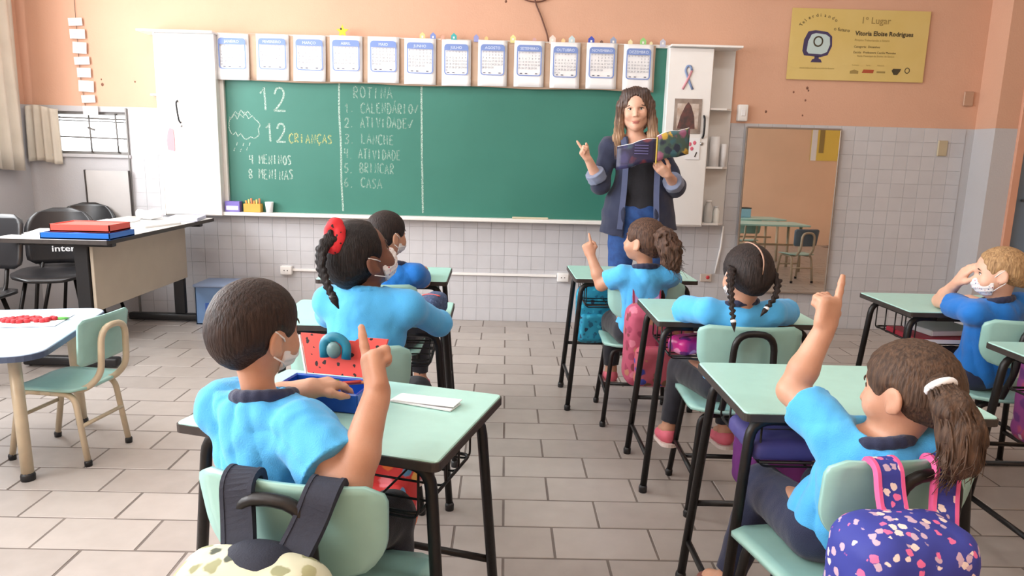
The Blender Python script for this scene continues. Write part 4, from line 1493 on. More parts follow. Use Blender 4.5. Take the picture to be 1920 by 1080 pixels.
# ---- pupils' chairs
CH = {}
CH['boy'] = make_chair('school_chair', 'mint chair with navy backpack straps under the nearest boy', (-.315, 1.262, 0), math.radians(-13))
CH['front'] = make_chair('school_chair', 'mint chair with patterned backpack under the ponytailed girl', (.735, 1.405, 0), math.radians(13))
CH['mid'] = make_chair('school_chair', 'mint chair with bare black loop under the girl with two braids', (.83, 2.445, 0), math.radians(-2))
CH['far'] = make_chair('school_chair', 'mint chair with pink backpack under the curly-haired girl', (.645, 3.27, 0), math.radians(-2))
CH['l2'] = make_chair('school_chair', 'mint chair under the girl with the red hair tie', (-.43, 2.10, 0), math.radians(0))
CH['l3'] = make_chair('school_chair', 'mint chair under the child nearest the chalkboard at left', (-.53, 3.05, 0), 0)
CH['right'] = make_chair('school_chair', 'mint chair under the fair-haired girl at the right edge', (1.915, 2.625, 0), math.radians(-3))

# ---- pale blue nursery table at the left
NT = thing('nursery_table', 'pale blue square table with rounded corners and cream legs', 'table', (-2.085, 2.66, 0), math.radians(12.5))
M_BLUETOP = mat('pale_blue_laminate', (196, 218, 240), .25, var=.03, scale=12)
_rr = rrect(.82, .78, .09, 6)
MB().prism(_rr, .018, Matrix.Translation((0, 0, .493)), bev=.002).build('tabletop', M_BLUETOP, NT)
o_ = rrect(.826, .786, .093, 6); n_ = len(o_)
mb = MB(); mb.add([(p[0], p[1], .4985) for p in o_] + [(p[0], p[1], .478) for p in o_] + [(p[0] * .985, p[1] * .985, .478) for p in o_] + [(p[0] * .985, p[1] * .985, .4985) for p in o_], [(k * n_ + i, k * n_ + (i + 1) % n_, ((k + 1) % 4) * n_ + (i + 1) % n_, ((k + 1) % 4) * n_ + i) for k in range(4) for i in range(n_)])
mb.build('edge_band', mat('blue_edge_band', (70, 84, 110), .5), NT)
for sx in (-1, 1):
    for sy in (-1, 1):
        lg = MB().tube([(sx * .30, sy * .28, .02), (sx * .29, sy * .27, .478)], .021, 12).build('leg', M_CREAMMETAL, NT)
        MB().lathe([(.024, 0), (.025, .02), (.021, .03)], (sx * .30, sy * .28, 0), 12).build('rubber_foot', M_BLACK, lg)
# picture of a red bell pepper like fruit on white paper
q = thing('child_artwork', 'white sheet with a crumpled red paper fruit on the pale blue table', 'artwork', (-1.955, 2.84, .5035), math.radians(12))
MB().box((-.02, 0, .0008), (.34, .22, .0012)).build('sheet', M_PAPER, q)
M_CREPE = mat('red_crepe', (198, 48, 58), .8, var=.3, scale=40)
rc = random.Random(3); cr = MB()
for k in range(60):
    a = rc.uniform(0, 2 * PI); r_ = math.sqrt(rc.random())
    cr.ell((.02 + .10 * r_ * math.cos(a), .045 * r_ * math.sin(a), .007), (.014, .013, .010), 6, 4)
tag(cr.build('crepe_balls', M_CREPE, q), kind='stuff')
MB().ell((.135, .012, .006), (.03, .014, .006), 8, 5).build('stem', mat('green_crepe', (96, 170, 80), .8, var=.2), q)
MB().ell((.112, .008, .006), (.01, .016, .006), 8, 5).build('collar', mat('yellow_crepe', (220, 190, 60), .8), q)

# ---- nursery chair with cream frame
def nursery_chair(label, loc, rz, back_m=None):
    t = thing('nursery_chair', label, 'chair', loc, rz, 'cream-framed nursery chairs')
    seat_sheet(.28, .30, .305, .006, .012, .010, r=.05).build('seat', M_MINT2, t)
    back_sheet(.28, .395, .578, -.160, .025, .012, .009, rt=.02, rb=.02).build('backrest', back_m or M_MINT2, t)
    for sx in (-1, 1):
        for sy, nm in ((1, 'front'), (-1, 'rear')):
            lg = MB().tube([(sx * .118, sy * .165 + (.01 if sy < 0 else .005), .012), (sx * .112, sy * .115, .283), (sx * .112, sy * .02, .283)], .0115, 8, .05).build('leg', M_CREAMMETAL, t)
            MB().lathe([(.0135, 0), (.0145, .018), (.012, .024)], (sx * .118, sy * .165 + (.01 if sy < 0 else .005), 0), 8).build('rubber_foot', M_BLACK, lg)
        MB().tube([(sx * .112, -.025, .283), (sx * .112, .025, .283)], .0115, 8).build('seat_rail', M_CREAMMETAL, t)
    for y, z in ((.145, .17), (-.14, .16)):
        MB().tube([(-.114, y, z), (.114, y, z)], .008, 8).build('stretcher', M_CREAMMETAL, t)
    MB().tube([(-.075, .05, .285), (-.075, -.135, .288), (-.072, -.205, .36), (-.068, -.215, .54), (.068, -.215, .54), (.072, -.205, .36), (.075, -.135, .288), (.075, .05, .285)], .0125, 10, [.05, .04, .06, .06, .04, .05]).build('back_loop', M_CREAMMETAL, t)
    return t


nursery_chair('small mint chair with cream tube frame beside the pale blue table', (-1.72, 2.715, 0), math.radians(82))

# ---- teacher's desk
TDk = thing('teacher_desk', 'white-topped teacher desk with black T legs and beige panel', 'desk', (-2.36, 4.35, 0))
MB().box((0, 0, .7225), (.60, 1.36, .023), .003).build('desktop', mat('desk_white', (224, 222, 216), .3), TDk)
mb = MB()
for x in (-.301, .301): mb.box((x, 0, .7215), (.005, 1.364, .022))
for y in (-.682, .682): mb.box((0, y, .7215), (.606, .005, .022))
mb.build('edge_band', M_EDGE, TDk)
for y in (-.52, .595):
    MB().box((.075, y, .38), (.075, .035, .64), .004).build('upright', M_BLACK, TDk)
    MB().box((-.03, y, .035), (.52, .06, .05), .012, seg=2).build('foot', M_BLACK, TDk)
    MB().box((.0, y, .695), (.50, .05, .03), .004).build('arm', M_BLACK, TDk)
MB().box((.125, .035, .505), (.018, 1.12, .37), .002).build('modesty_panel', mat('beige_panel', (188, 176, 158), .5, var=.05), TDk)
MB().box((.075, .035, .66), (.03, 1.1, .05), .003).build('beam', M_BLACK, TDk)
# things on the teacher's desk
q = thing('storage_tray', 'blue plastic tray under the red one on the teacher desk', 'tray', (-2.225, 3.80, .734))
def tray_mesh(w, d, h, t_=.006):
    m_ = MB()
    m_.box((0, 0, .004), (w, d, .008))
    for sx in (-1, 1): m_.box((sx * (w / 2 - t_ / 2), 0, h / 2), (t_, d, h), .001)
    for sy in (-1, 1): m_.box((0, sy * (d / 2 - t_ / 2), h / 2), (w, t_, h), .001)
    return m_
tray_mesh(.36, .25, .034).build('tray', mat('blue_plastic', (20, 104, 196), .35), q)
q = thing('storage_tray', 'red plastic tray stacked on the blue one', 'tray', (-2.215, 3.81, .770))
tray_mesh(.31, .21, .04).build('tray', mat('red_plastic', (226, 84, 70), .4), q)
MB().box((0, 0, .028), (.29, .19, .016), .003).build('lid', MATS['red_plastic'], q)
for k, (x, y, w, d, rz) in enumerate(((-2.53, 3.98, .21, .30, .3), (-2.40, 4.25, .30, .21, -.2), (-2.5, 4.55, .21, .3, .1), (-2.22, 4.45, .21, .30, -.3))):
    q = MB().box((0, 0, .003 + .001 * k), (w, d, .006 + .002 * k), rot=(0, 0, rz)).build('paper_stack', M_PAPER)
    q.location = (x, y, .7345)
    tag(q, ('cream worksheets at the near left corner of the teacher desk', 'loose papers lying in the middle of the teacher desk', 'paper pile at the far left of the teacher desk', 'white papers behind the trays on the teacher desk')[k], 'paper')
q = thing('notebook', 'pale blue notebook at the far right corner of teacher desk', 'notebook', (-2.17, 4.85, .7345), .2)
MB().box((0, 0, .012), (.20, .27, .024), .003).build('cover', mat('lilac_cover', (206, 208, 232), .5), q)
MB().box((-.002, 0, .012), (.19, .262, .018)).build('pages', M_PAPER, q)
q = thing('plastic_bag', 'crumpled white plastic bag at the back of teacher desk', 'bag', (-2.40, 4.82, .7345))
S = SDF(.006); S.ell((0, 0, .03), (.09, .06, .03)); S.ell((.04, .01, .045), (.04, .04, .03)); S.ell((-.06, 0, .035), (.03, .04, .035))
S.disp = lambda P: .006 * noise3(P, 70, 2); S.cut((0, 0, .002), (0, 0, -1)); S.build('bag', M_PAPER, q, (0, 0, 0))

# ---- black moulded chairs around the teacher's desk
M_SHELL = mat('black_shell', (34, 34, 37), .28, var=.15, scale=10)


def shell_chair(label, loc, rz, bw=.40, z0=.50, z1=.80, rt=.16, text=None, sz=.44, legs=True):
    t = thing('black_chair', label, 'chair', loc, rz, 'black moulded chairs')
    seat_sheet(.43, .42, sz, .016, .03, .014, r=.12).build('seat', M_SHELL, t)
    b = back_sheet(bw, z0, z1, -.205, .05, .05, .012, rt=rt, rb=.05).build('backrest', M_SHELL, t)
    if text:
        vs, fs = text_mesh(text, .07, 'CENTER', .001)
        m_ = MB(); m_.add([(-v.x, -.205 - .05 * (.56 - z0) / (z1 - z0) + .004 + .05 * (v.x / (bw / 2)) ** 2, .535 + v.y * .8) for v in vs], [tuple(f) for f in fs])
        m_.build('back_lettering', M_PAPER, b)
    for sx in (-1, 1):
        for sy in (-1, 1):
            MB().tube([(sx * .20, sy * .20, .01), (sx * .13, sy * .12, sz - .03)], .012, 8).build('leg', M_BLACKMETAL, t)
        MB().tube([(sx * .12, .12, sz - .025), (sx * .12, -.17, sz - .025), (sx * .12, -.225, z0 + .05)], .011, 8, .06).build('back_post', M_BLACKMETAL, t)
    return t


shell_chair('black round-backed chair with white inter lettering behind the teacher desk', (-2.80, 4.40, 0), math.radians(198), bw=.42, z0=.46, z1=.815, rt=.16, text='inter')
shell_chair('plain round-backed black chair below the barred window', (-2.93, 4.88, 0), math.radians(192), z1=.815)
shell_chair('big black chair cut by the left edge of the picture', (-2.79, 3.60, 0), math.radians(186), bw=.46, z0=.55, z1=.84, rt=.06)

# ---- blue crate near the wall
q = thing('storage_crate', 'translucent blue plastic crate on the floor behind the boy', 'crate', (-1.98, 5.0, 0))
mb = tray_mesh(.34, .26, .27, .008); mb.build('crate', mat('crate_blue', (116, 150, 196), .35, var=.1), q)
MB().box((0, 0, .275), (.36, .28, .02), .006, seg=2).build('lid', mat('crate_lid', (150, 172, 210), .35), q)
q2 = MB().box((-.06, -.135, .12), (.08, .004, .07), .002).build('clip', mat('crate_clip', (60, 100, 180), .4), q)

# ---- tables and chairs in the right half of the room (seen in the mirror)
def plain_table(label, loc, rz=0.0, w=.9, d=.6, z=.56):
    t = thing('nursery_table', label, 'table', loc, rz)
    MB().prism(rrect(w, d, .03, 3), .02, Matrix.Translation((0, 0, z - .01)), bev=.002).build('tabletop', M_MINT, t)
    for sx in (-1, 1):
        for sy in (-1, 1):
            MB().tube([(sx * (w / 2 - .08), sy * (d / 2 - .08), 0), (sx * (w / 2 - .09), sy * (d / 2 - .09), z - .02)], .018, 10).build('leg', M_CREAMMETAL, t)
    MB().tube([(-(w / 2 - .085), 0, .3), (w / 2 - .085, 0, .3)], .012, 8).build('stretcher', M_CREAMMETAL, t)
    return t


M_BLUEBACK = mat('grey_blue_chair', (104, 124, 140), .35)
plain_table('nearer mint table reflected in the mirror', (3.15, 1.75, 0), .05)
plain_table('farther mint table reflected in the mirror', (3.15, .75, 0), .0, 1.1)
nursery_chair('grey-blue backed cream-framed chair reflected in the mirror', (3.16, 2.72, 0), math.radians(172), M_BLUEBACK)
nursery_chair('mint cream-framed chair at the left in the mirror', (2.60, 2.12, 0), math.radians(200))
nursery_chair('mint cream-framed chair between the two reflected tables', (3.1, 1.22, 0), math.radians(180))
q = thing('yellow_poster', 'yellow poster on the rear wall seen at the mirror edge', 'poster', (5.22, -1.39, 1.76))
MB().box((0, 0, 0), (.55, .004, .75)).build('sheet', mat('yellow_poster_paper', (236, 206, 96), .6), q)
MB().box((-.1, .004, 0), (.08, .002, .5)).build('print', M_PM, q)
MB().box((-.22, .004, 0), (.09, .002, .75)).build('border', M_PAPER, q)
q = thing('storage_box', 'pale blue box on the farther reflected table', 'box', (3.2, .7, .561))
MB().box((0, 0, .06), (.22, .16, .12), .006).build('box', mat('pale_blue_box', (150, 196, 216), .4), q)
MB().box((0, 0, .125), (.23, .17, .014), .004).build('lid', M_EDGE, q)
# ================================================================== PEOPLE
def capcone(S, a, b, ra, rb, k=.012, flat=None, both=False, op='u'):
    """tapered limb with a flat, open-looking end at b (a hem)."""
    a = np.asarray(a, float); b = np.asarray(b, float)
    S.cone(a, b, ra, rb, k, op, flat)
    f0, lo, hi, kk, op = S.ops.pop()
    d = nrm(b - a)
    def f(P):
        r = np.maximum(f0(P), (P - b) @ d)
        return np.maximum(r, (a - P) @ d) if both else r
    S.ops.append((f, lo, hi, kk, op))
    return S


SKIN = {
    'fair': mat('skin_fair', (226, 180, 156), .5, rgb2=(216, 166, 142), scale=14, bump=.05, bscale=300, sss=.12),
    'tan': mat('skin_tan', (200, 152, 126), .5, rgb2=(188, 138, 112), scale=14, bump=.05, bscale=300, sss=.12),
    'brown': mat('skin_brown', (118, 78, 62), .48, rgb2=(104, 66, 52), scale=14, bump=.05, bscale=300, sss=.1),
}
def cloth_mat(name, rgb, rgb2, bump=.25):
    return mat(name, rgb, .85, rgb2=rgb2, scale=5, bump=bump, bscale=420, sheen=.2, detail=3)


M_SHIRT = cloth_mat('azure_shirt', (84, 184, 244), (74, 174, 238))
M_SHIRT2 = cloth_mat('strong_blue_shirt', (20, 118, 206), (16, 108, 194))
M_NAVY = cloth_mat('navy_cloth', (34, 42, 74), (28, 34, 62))
M_DARK = cloth_mat('dark_leggings', (32, 32, 44), (26, 26, 36))
M_MASK = spots_mat('printed_mask', (232, 228, 228), [(170, 60, 80), (70, 80, 130), (222, 150, 170)], 90, .22)
M_WMASK = mat('white_mask', (226, 224, 224), .8, var=.05, scale=30)
M_PSHOE = mat('pink_shoe', (228, 110, 130), .6, var=.1)
M_SOLE = mat('pale_sole', (222, 206, 200), .7)


def kid(label, base, pelvis, neck, head, hf, hup, s, skin, shirt, arms, tf=None, hair=None, sleeve=.62, vox=.0045, mask=None, legs=None,
        shoe=M_PSHOE, pants=M_DARK, collar=M_NAVY, group='seated pupils', sh=.105, fold=1.0, seed=1, ar=1.0, bulk=0.0):
    """a seated child as one continuous body with clothes, hair and shoes as parts."""
    base = np.asarray(base, float)
    T = thing('person', label, 'person', tuple(base), 0, group)
    pelvis = np.asarray(pelvis, float); neck = np.asarray(neck, float); head = np.asarray(head, float)
    tf = nrm(tf if tf is not None else (0, 1, 0))
    up = nrm(neck - pelvis); R = frame(tf - up * (tf @ up) * .0, up)
    right, fwd, upv = R[:, 0], R[:, 1], R[:, 2]
    HR = frame(hf, hup)
    L = np.linalg.norm(neck - pelvis)
    chest = pelvis + (neck - pelvis) * .66
    waist = pelvis + (neck - pelvis) * .33
    shp = {+1: neck - upv * .030 + right * sh, -1: neck - upv * .030 - right * sh}
    for e in (1, -1):
        if 'sh' in arms[e]: shp[e] = np.asarray(arms[e]['sh'], float)
    # ---------------- body
    B = SDF(vox)
    def torso(S, g, k=.03):
        g = g + bulk
        S.ell(pelvis, (.090 + g, .075 + g, .072 + g), R, k)
        S.ell(waist, (.083 + g, .066 + g, .085 + g), R, k)
        S.ell(chest, (.092 + g, .066 + g, .095 + g), R, k)
        for e in (1, -1):
            S.cone(neck - upv * .045, shp[e] - upv * .006, .040 + g, .028 + g, k)
    torso(B, 0)
    B.cone(neck - upv * .03, head - HR[:, 2] * .045 * s - HR[:, 1] * .012, .034 * s, .033 * s, .018)
    W = build_head(B, head, HR, s, True)
    for e in (1, -1):
        A = arms[e]
        el = np.asarray(A['elbow'], float); wr = np.asarray(A['wrist'], float)
        B.chain([shp[e], (shp[e] + el) / 2, el], [.032 * ar, .031 * ar, .027 * ar], .014)
        mid = el + (wr - el) * .35
        B.chain([el, mid, wr], [.028 * ar, .0275 * ar, .0190 * ar], .012)
        hand(B, wr, A.get('hdir', wr - el), A['palm'], 1 if e > 0 else -1, A.get('curl', (.4, .45, .5, .5)), A.get('hs', .80), thumb=A.get('thumb', .5), thumb_out=A.get('tout', .75))
    legs = legs or {}
    LG = {}
    for e in (1, -1):
        hip = pelvis + right * e * .058 - upv * .01
        kn = np.asarray(legs.get(e, {}).get('knee', hip + tf * .24 + right * e * .03 + V3(0, 0, -.01)), float)
        an = np.asarray(legs.get(e, {}).get('ankle', kn + V3(0, 0, -.245) - tf * .03), float)
        ft = nrm(legs.get(e, {}).get('foot', tf + V3(0, 0, -.12)))
        LG[e] = (hip, kn, an, ft)
        B.chain([hip, kn], [.060, .046], .02); B.chain([kn, an], [.044, .027], .015)
        B.cone(an, an + ft * .075 + V3(0, 0, -.02), .026, .022, .015)
    B.build('body', SKIN[skin], T, base)
    # ---------------- shirt
    S = SDF(vox)
    torso(S, .010, .035)
    S.ell(pelvis + upv * .02, (.103, .088, .075), R, .03)
    for e in (1, -1):
        el = np.asarray(arms[e]['elbow'], float); wr = np.asarray(arms[e]['wrist'], float)
        if sleeve <= 1:
            end = shp[e] + (el - shp[e]) * sleeve
            capcone(S, shp[e], end, .040 * ar, .047 * ar, .022)
        else:
            S.chain([shp[e], el], [.041, .039], .022)
            capcone(S, el, el + (wr - el) * .9, .039, .026, .015)
    S.cone(neck - upv * .004 + fwd * .010, neck + upv * .06 + fwd * .014, .045, .060, .006, 's')
    ang = seed * 1.7
    def disp(P):
        q = (P - pelvis) @ R
        a = np.arctan2(q[:, 0], -q[:, 1])
        f1 = 1 - 2 * np.abs(np.sin(a * 5.5 + .9 * np.sin(q[:, 2] * 16 + ang) + ang)) ** .7
        f2 = 1 - 2 * np.abs(np.sin(q[:, 2] * 26 + 2.2 * np.sin(a * 1.5 + ang) + q[:, 0] * 22)) ** .7
        return -.0014 * fold + fold * (.0030 * f1 * np.clip(1.2 - q[:, 2] / L, 0, 1) + .0022 * f2 * np.clip(q[:, 2] / L, 0, 1) + .0012 * noise3(P, 70, seed))
    S.disp = disp
    S.cut(pelvis - upv * .055, -upv)
    S.build('shirt', shirt, T, base)
    # collar ring
    C = SDF(.004)
    pts = []
    for i in range(17):
        a = 2 * PI * i / 16
        pts.append(neck + upv * (-.001 - .012 * math.cos(a)) + right * .051 * math.sin(a) + fwd * (.010 + .049 * math.cos(a)))
    C.chain(pts, [.0125] * 17, .004)
    C.build('collar', collar, T, base)
    # ---------------- trousers and shoes
    Q = SDF(vox)
    Q.ell(pelvis - upv * .012, (.098, .084, .068), R, .03)
    for e in (1, -1):
        hip, kn, an, ft = LG[e]
        Q.chain([hip, kn], [.067, .053], .02); capcone(Q, kn, an + (kn - an) * .12, .052, .037, .015)
    Q.disp = lambda P: .0016 * noise3(P, 60, seed + 3)
    Q.cut(pelvis + upv * .035, upv)
    Q.build('trousers', pants, T, base)
    for e in (1, -1):
        hip, kn, an, ft = LG[e]
        H = SDF(.005)
        rt = nrm(np.cross(ft, (0, 0, 1))); RF = np.stack([rt, ft, np.cross(rt, ft)], 1)
        H.ell(an + V3(0, 0, -.022) - ft * .004, (.034, .040, .034), RF, .02)
        H.ell(an + ft * .062 + RF[:, 2] * -.034, (.035, .062, .026), RF, .03)
        H.cut(an + V3(0, 0, .004), (0, 0, 1)); H.cut(an - RF[:, 2] * .052, -RF[:, 2])
        so = H.build('shoe', shoe, T, base)
        MB().prism([(p[0], p[1]) for p in rrect(.068, .165, .033, 5)], .014, Matrix([[*RF[0], 0], [*RF[1], 0], [*RF[2], 0], [0, 0, 0, 1]]) if False else
                   (Matrix.Translation(Vector(an + ft * .036 - RF[:, 2] * .056 - base)) @ Matrix([list(RF[0]), list(RF[1]), list(RF[2])]).to_4x4())).build('sole', M_SOLE, so)
    # ---------------- face mask
    make_eyes(W, HR, s, T, base, True)
    if mask is not None:
        K = SDF(.0035)
        K.ell(W(0, .031, -.045), np.array([.063, .063, .048]) * s, HR, .01)
        K.ell(W(0, .082, -.030), np.array([.016, .018, .022]) * s, HR, .02)
        K.cut(W(0, .018, 0), -HR[:, 1] - HR[:, 2] * .15); K.cut(W(0, 0, -.012), HR[:, 2] - HR[:, 1] * .25)
        K.disp = lambda P: .0012 * np.sin(((P - head) @ HR)[:, 2] * 420)
        mo = K.build('face_mask', mask, T, base)
        for e in (1, -1):
            for z0, z1 in ((-.022, .012), (-.070, -.040)):
                MB().tube([Vector(W(e * .058, .030, z0) - base), Vector(W(e * .076, .012, (z0 + z1) / 2) - base), Vector(W(e * .080, -.012, z1) - base)], .0016, 5).build('ear_loop', M_WMASK, mo)
    else:
        li = MB(); li.ell(W(0, .083, -.052) - base, (.017 * s, .006 * s, .0055 * s), 10, 6, Matrix([list(r) for r in HR]))
        li.build('lips', mat('child_lips', (196, 112, 104), .5), T)
    if hair: hair(T, base, head, HR, s, W)
    return T


# ------------------------------------------------------------------ hair styles
HB = hair_mat('hair_dark_brown', (58, 44, 39), (38, 29, 27))
HK = hair_mat('hair_black', (38, 32, 32), (22, 19, 20))
HM = hair_mat('hair_brown', (92, 70, 55), (58, 44, 36))
HC = hair_mat('hair_curly_brown', (98, 72, 58), (58, 42, 36))
HF = hair_mat('hair_fair', (186, 150, 108), (140, 108, 76))
HE = hair_mat('hair_black_brown', (52, 42, 40), (30, 24, 24))


def short_hair(m, seed=1):
    def f(T, base, c, R, s, W):
        H, W2 = head_hair(c, R, s, .004, grow=.007, low=-.072, seed=seed, groove=.0006)
        h = H.build('hair', m, T, base)
    return f


def tied_hair(m, seed, tie, tie_m, extra, parting=False, part_skin=None, low=-.045, grow=.008, front=.045, cb=0.0):
    """hair drawn back to a tie; extra(T, base, hairobj, c, R, s, W) adds the tail."""
    def f(T, base, c, R, s, W):
        H, W2 = head_hair(c, R, s, .0045, grow=grow, low=low, seed=seed, groove=.0, front=front, cb=cb)
        tl = np.asarray(tie, float)
        def disp(P):
            q = (P - c) @ R / s
            v = q - tl
            a = np.arctan2(v[:, 0] + .3 * v[:, 2], v[:, 1] + .001) * 1.0
            b = np.arctan2(v[:, 2], np.sqrt(v[:, 0] ** 2 + v[:, 1] ** 2) + .001)
            return .0006 * np.sin(a * 30 + 2 * np.sin(b * 9)) + .0005 * np.sin(b * 40 + a * 5) + .0002 * noise3(P, 160, seed)
        H.disp = disp
        if parting:
            H.cone(W(0, .06, .105), W(0, -.10, .06), .004 * s, .004 * s, .004, 's')
            H.cone(W(0, -.10, .06), W(0, -.108, -.02), .004 * s, .004 * s, .004, 's')
        h = H.build('hair', m, T, base)
        if parting:
            pp_ = []
            for a in np.linspace(1.05, 3.35, 14):
                pp_.append(Vector(W(.004 * math.sin(a * 3), -.010 + (.088 + grow) * math.cos(a) * 1.0, .022 + (.080 + grow) * math.sin(a) * 1.0) - base))
            MB().tube(pp_, [.0022, .003, .0022], 6).build('parting', mat('parting_skin', (176, 140, 122), .6), h)
        extra(T, base, h, c, R, s, W)
    return f


def ponytail(m, tie, pts, radii, tie_m, tie_r=.016, n=110, curl=.006, seed=2, wig=.004):
    def f(T, base, h, c, R, s, W):
        P = [W(*tie)] + [np.asarray(p, float) for p in pts]
        S = SDF(.005); S.chain(P, radii, .015)
        S.disp = lambda Q: curl * (.6 * noise3(Q, 95, seed) + .5 * np.sin(((Q - c) @ R)[:, 0] * 260 + 5 * noise3(Q, 30, seed)))
        S.build('ponytail', m, T, base)
        rnd = random.Random(seed); mb = MB()
        for k in range(n):
            off = V3(rnd.gauss(0, 1), rnd.gauss(0, 1), rnd.gauss(0, .6)); off = off / max(1.2, np.linalg.norm(off))
            L = rnd.uniform(.7, 1.08); line = []
            for i, (p, r) in enumerate(zip(P, radii)):
                t = i / (len(P) - 1)
                if t > L: break
                line.append(p + off * r * 1.02 + V3(rnd.uniform(-1, 1), rnd.uniform(-1, 1), rnd.uniform(-1, 1)) * wig * (.3 + t))
            line.append(line[-1] + nrm(P[-1] - P[-2]) * .02 * L + V3(rnd.uniform(-1, 1), rnd.uniform(-1, 1), rnd.uniform(-1, 1)) * wig * 2)
            if len(line) > 2:
                mb.tube(fillet([Vector(q - base) for q in line], .03, 3), [.0022, .002, .0006], 4, cap=False)
        mb.build('loose_strands', m, h)
        # elastic tie
        t0 = nrm(P[1] - P[0]); a = nrm(np.cross(t0, (0, .3, 1))); b = np.cross(t0, a)
        ring = [Vector(P[0] + t0 * .006 + (a * math.cos(q) + b * math.sin(q)) * tie_r - base) for q in np.linspace(0, 2 * PI, 17)]
        MB().tube(ring, .007, 8).build('hair_tie', tie_m, T)
    return f


def plait(m, tie_m, paths, r=.013, band=None):
    def f(T, base, h, c, R, s, W):
        for pts in paths:
            S = SDF(.0035)
            for p, d, rr in braid(pts, r):
                S.cone(p - d * rr * .6, p + d * rr * .6, rr * .74, rr * .74, .003)
            n = nrm(np.asarray(pts[-1]) - np.asarray(pts[-2]))
            S.cone(np.asarray(pts[-1]), np.asarray(pts[-1]) + n * .012, r * .5, r * .6, .004)
            S.cone(np.asarray(pts[-1]) + n * .012, np.asarray(pts[-1]) + n * .038, r * .65, r * .15, .004)
            b = S.build('braid', m, T, base)
            e = Vector(np.asarray(pts[-1]) + n * .004 - base)
            MB().ell(e, (r * .75, r * .75, r * .6), 10, 6).build('hair_band', tie_m, b)
    return f


# ------------------------------------------------------------------ the pupils
IDX = (.02, 1.25, 1.3, 1.25)      # pointing hand

kid('boy in a light blue shirt and white mask raising one finger at the nearest desk', (-.40, 1.27, 0),
    (-.405, 1.265, .45), (-.446, 1.265, .765), (-.458, 1.290, .887), (.60, .80, -.08), (.05, 0, 1), .895, 'tan', M_SHIRT,
    {1: dict(sh=(-.350, 1.205, .728), elbow=(-.252, 1.125, .655), wrist=(-.219, 1.205, .800), hdir=(-.14, .22, .52), palm=(.85, .55, .1), curl=IDX, hs=1.10, thumb=.7),
     -1: dict(sh=(-.530, 1.305, .725), elbow=(-.500, 1.44, .685), wrist=(-.402, 1.440, .722), hdir=(.75, .62, .05), palm=(.1, .1, -1), curl=(.35, .4, .45, .5), hs=.86)},
    tf=(.30, .95, 0), hair=short_hair(HB, 1), vox=.004, mask=M_WMASK, seed=1, ar=1.22, fold=2.0,
    legs={1: dict(knee=(-.24, 1.47, .42), ankle=(-.22, 1.44, .17), foot=(.3, 1, -.1)), -1: dict(knee=(-.40, 1.52, .42), ankle=(-.37, 1.50, .17), foot=(.3, 1, -.1))},
    shoe=mat('red_shoe', (190, 50, 56), .5))


def scrunchie(T, base, h, c, R, s, W):
    plait(HK, M_BLACK, [[(-.478, 1.965, .985), (-.503, 1.945, .955), (-.505, 1.935, .905), (-.488, 1.925, .86), (-.470, 1.92, .825)]], r=.017)(T, base, h, c, R, s, W)
    S = SDF(.004)
    for k in range(14):
        a = 2 * PI * k / 14
        S.ell(V3(-.474, 1.975, .985) + V3(.014 * math.cos(a), .010 * math.sin(a), .034 * math.sin(a)), (.017, .014, .017), None, .008)
    S.disp = lambda P: .0015 * noise3(P, 140, 1)
    S.build('scrunchie', spots_mat('red_dotted_cloth', (208, 34, 44), [(30, 20, 24), (30, 20, 24)], 70, .22), T, base)


kid('girl in a long-sleeved blue shirt with a red dotted hair tie and braid', (-.40, 2.1, 0),
    (-.40, 2.05, .45), (-.400, 2.035, .818), (-.418, 2.055, .916), (.74, .54, .36), (-.32, -.22, 1), 1.04, 'brown', M_SHIRT,
    {1: dict(sh=(-.278, 2.02, .778), elbow=(-.200, 2.17, .695), wrist=(-.33, 2.33, .69), hdir=(-.8, .5, .05), palm=(0, 0, -1)),
     -1: dict(sh=(-.512, 2.07, .778), elbow=(-.56, 2.24, .70), wrist=(-.42, 2.36, .69), hdir=(.8, .5, .05), palm=(0, 0, -1))},
    tf=(.12, .99, 0), sleeve=2, hair=tied_hair(HK, 4, (-.02, -.09, .05), None, scrunchie, low=-.05, front=.08, cb=.022), mask=M_MASK, seed=2, collar=M_SHIRT, fold=.7, bulk=.014)

kid('child in a blue shirt with short dark hair nearest the chalkboard', (-.50, 3.02, 0),
    (-.49, 3.0, .45), (-.475, 2.985, .755), (-.498, 3.0, .878), (.72, .68, -.05), (0, 0, 1), .93, 'tan', M_SHIRT2,
    {1: dict(elbow=(-.352, 3.08, .665), wrist=(-.37, 3.22, .69), hdir=(-.3, 1, .1), palm=(0, 0, -1)),
     -1: dict(elbow=(-.60, 3.12, .67), wrist=(-.52, 3.24, .69), hdir=(.5, .8, 0), palm=(0, 0, -1))},
    tf=(.1, 1, 0), hair=short_hair(HE, 3), mask=M_WMASK, vox=.005, seed=3)

kid('girl with a curly brown ponytail pointing in front of the teacher', (.63, 3.2, 0),
    (.63, 3.17, .45), (.622, 3.07, .752), (.606, 3.068, .868), (-.78, .60, .10), (.05, 0, 1), .95, 'tan', M_SHIRT,
    {-1: dict(sh=(.522, 3.085, .715), elbow=(.442, 3.15, .655), wrist=(.392, 3.195, .785), hdir=(-.035, .02, .095), palm=(.2, .9, .1), curl=IDX, hs=.82, thumb=.9),
     1: dict(elbow=(.77, 3.20, .66), wrist=(.74, 3.34, .69), hdir=(-.4, .9, .1), palm=(0, 0, -1))},
    hair=tied_hair(HC, 5, (0.03, -.085, .045), None, ponytail(HC, (.035, -.082, .045), [(.675, 2.975, .895), (.695, 2.955, .85), (.703, 2.945, .80), (.728, 2.94, .765)], [.020, .042, .046, .036, .012], HC, .016, 170, .010, 5, .011), low=-.04),
    vox=.005, seed=4)


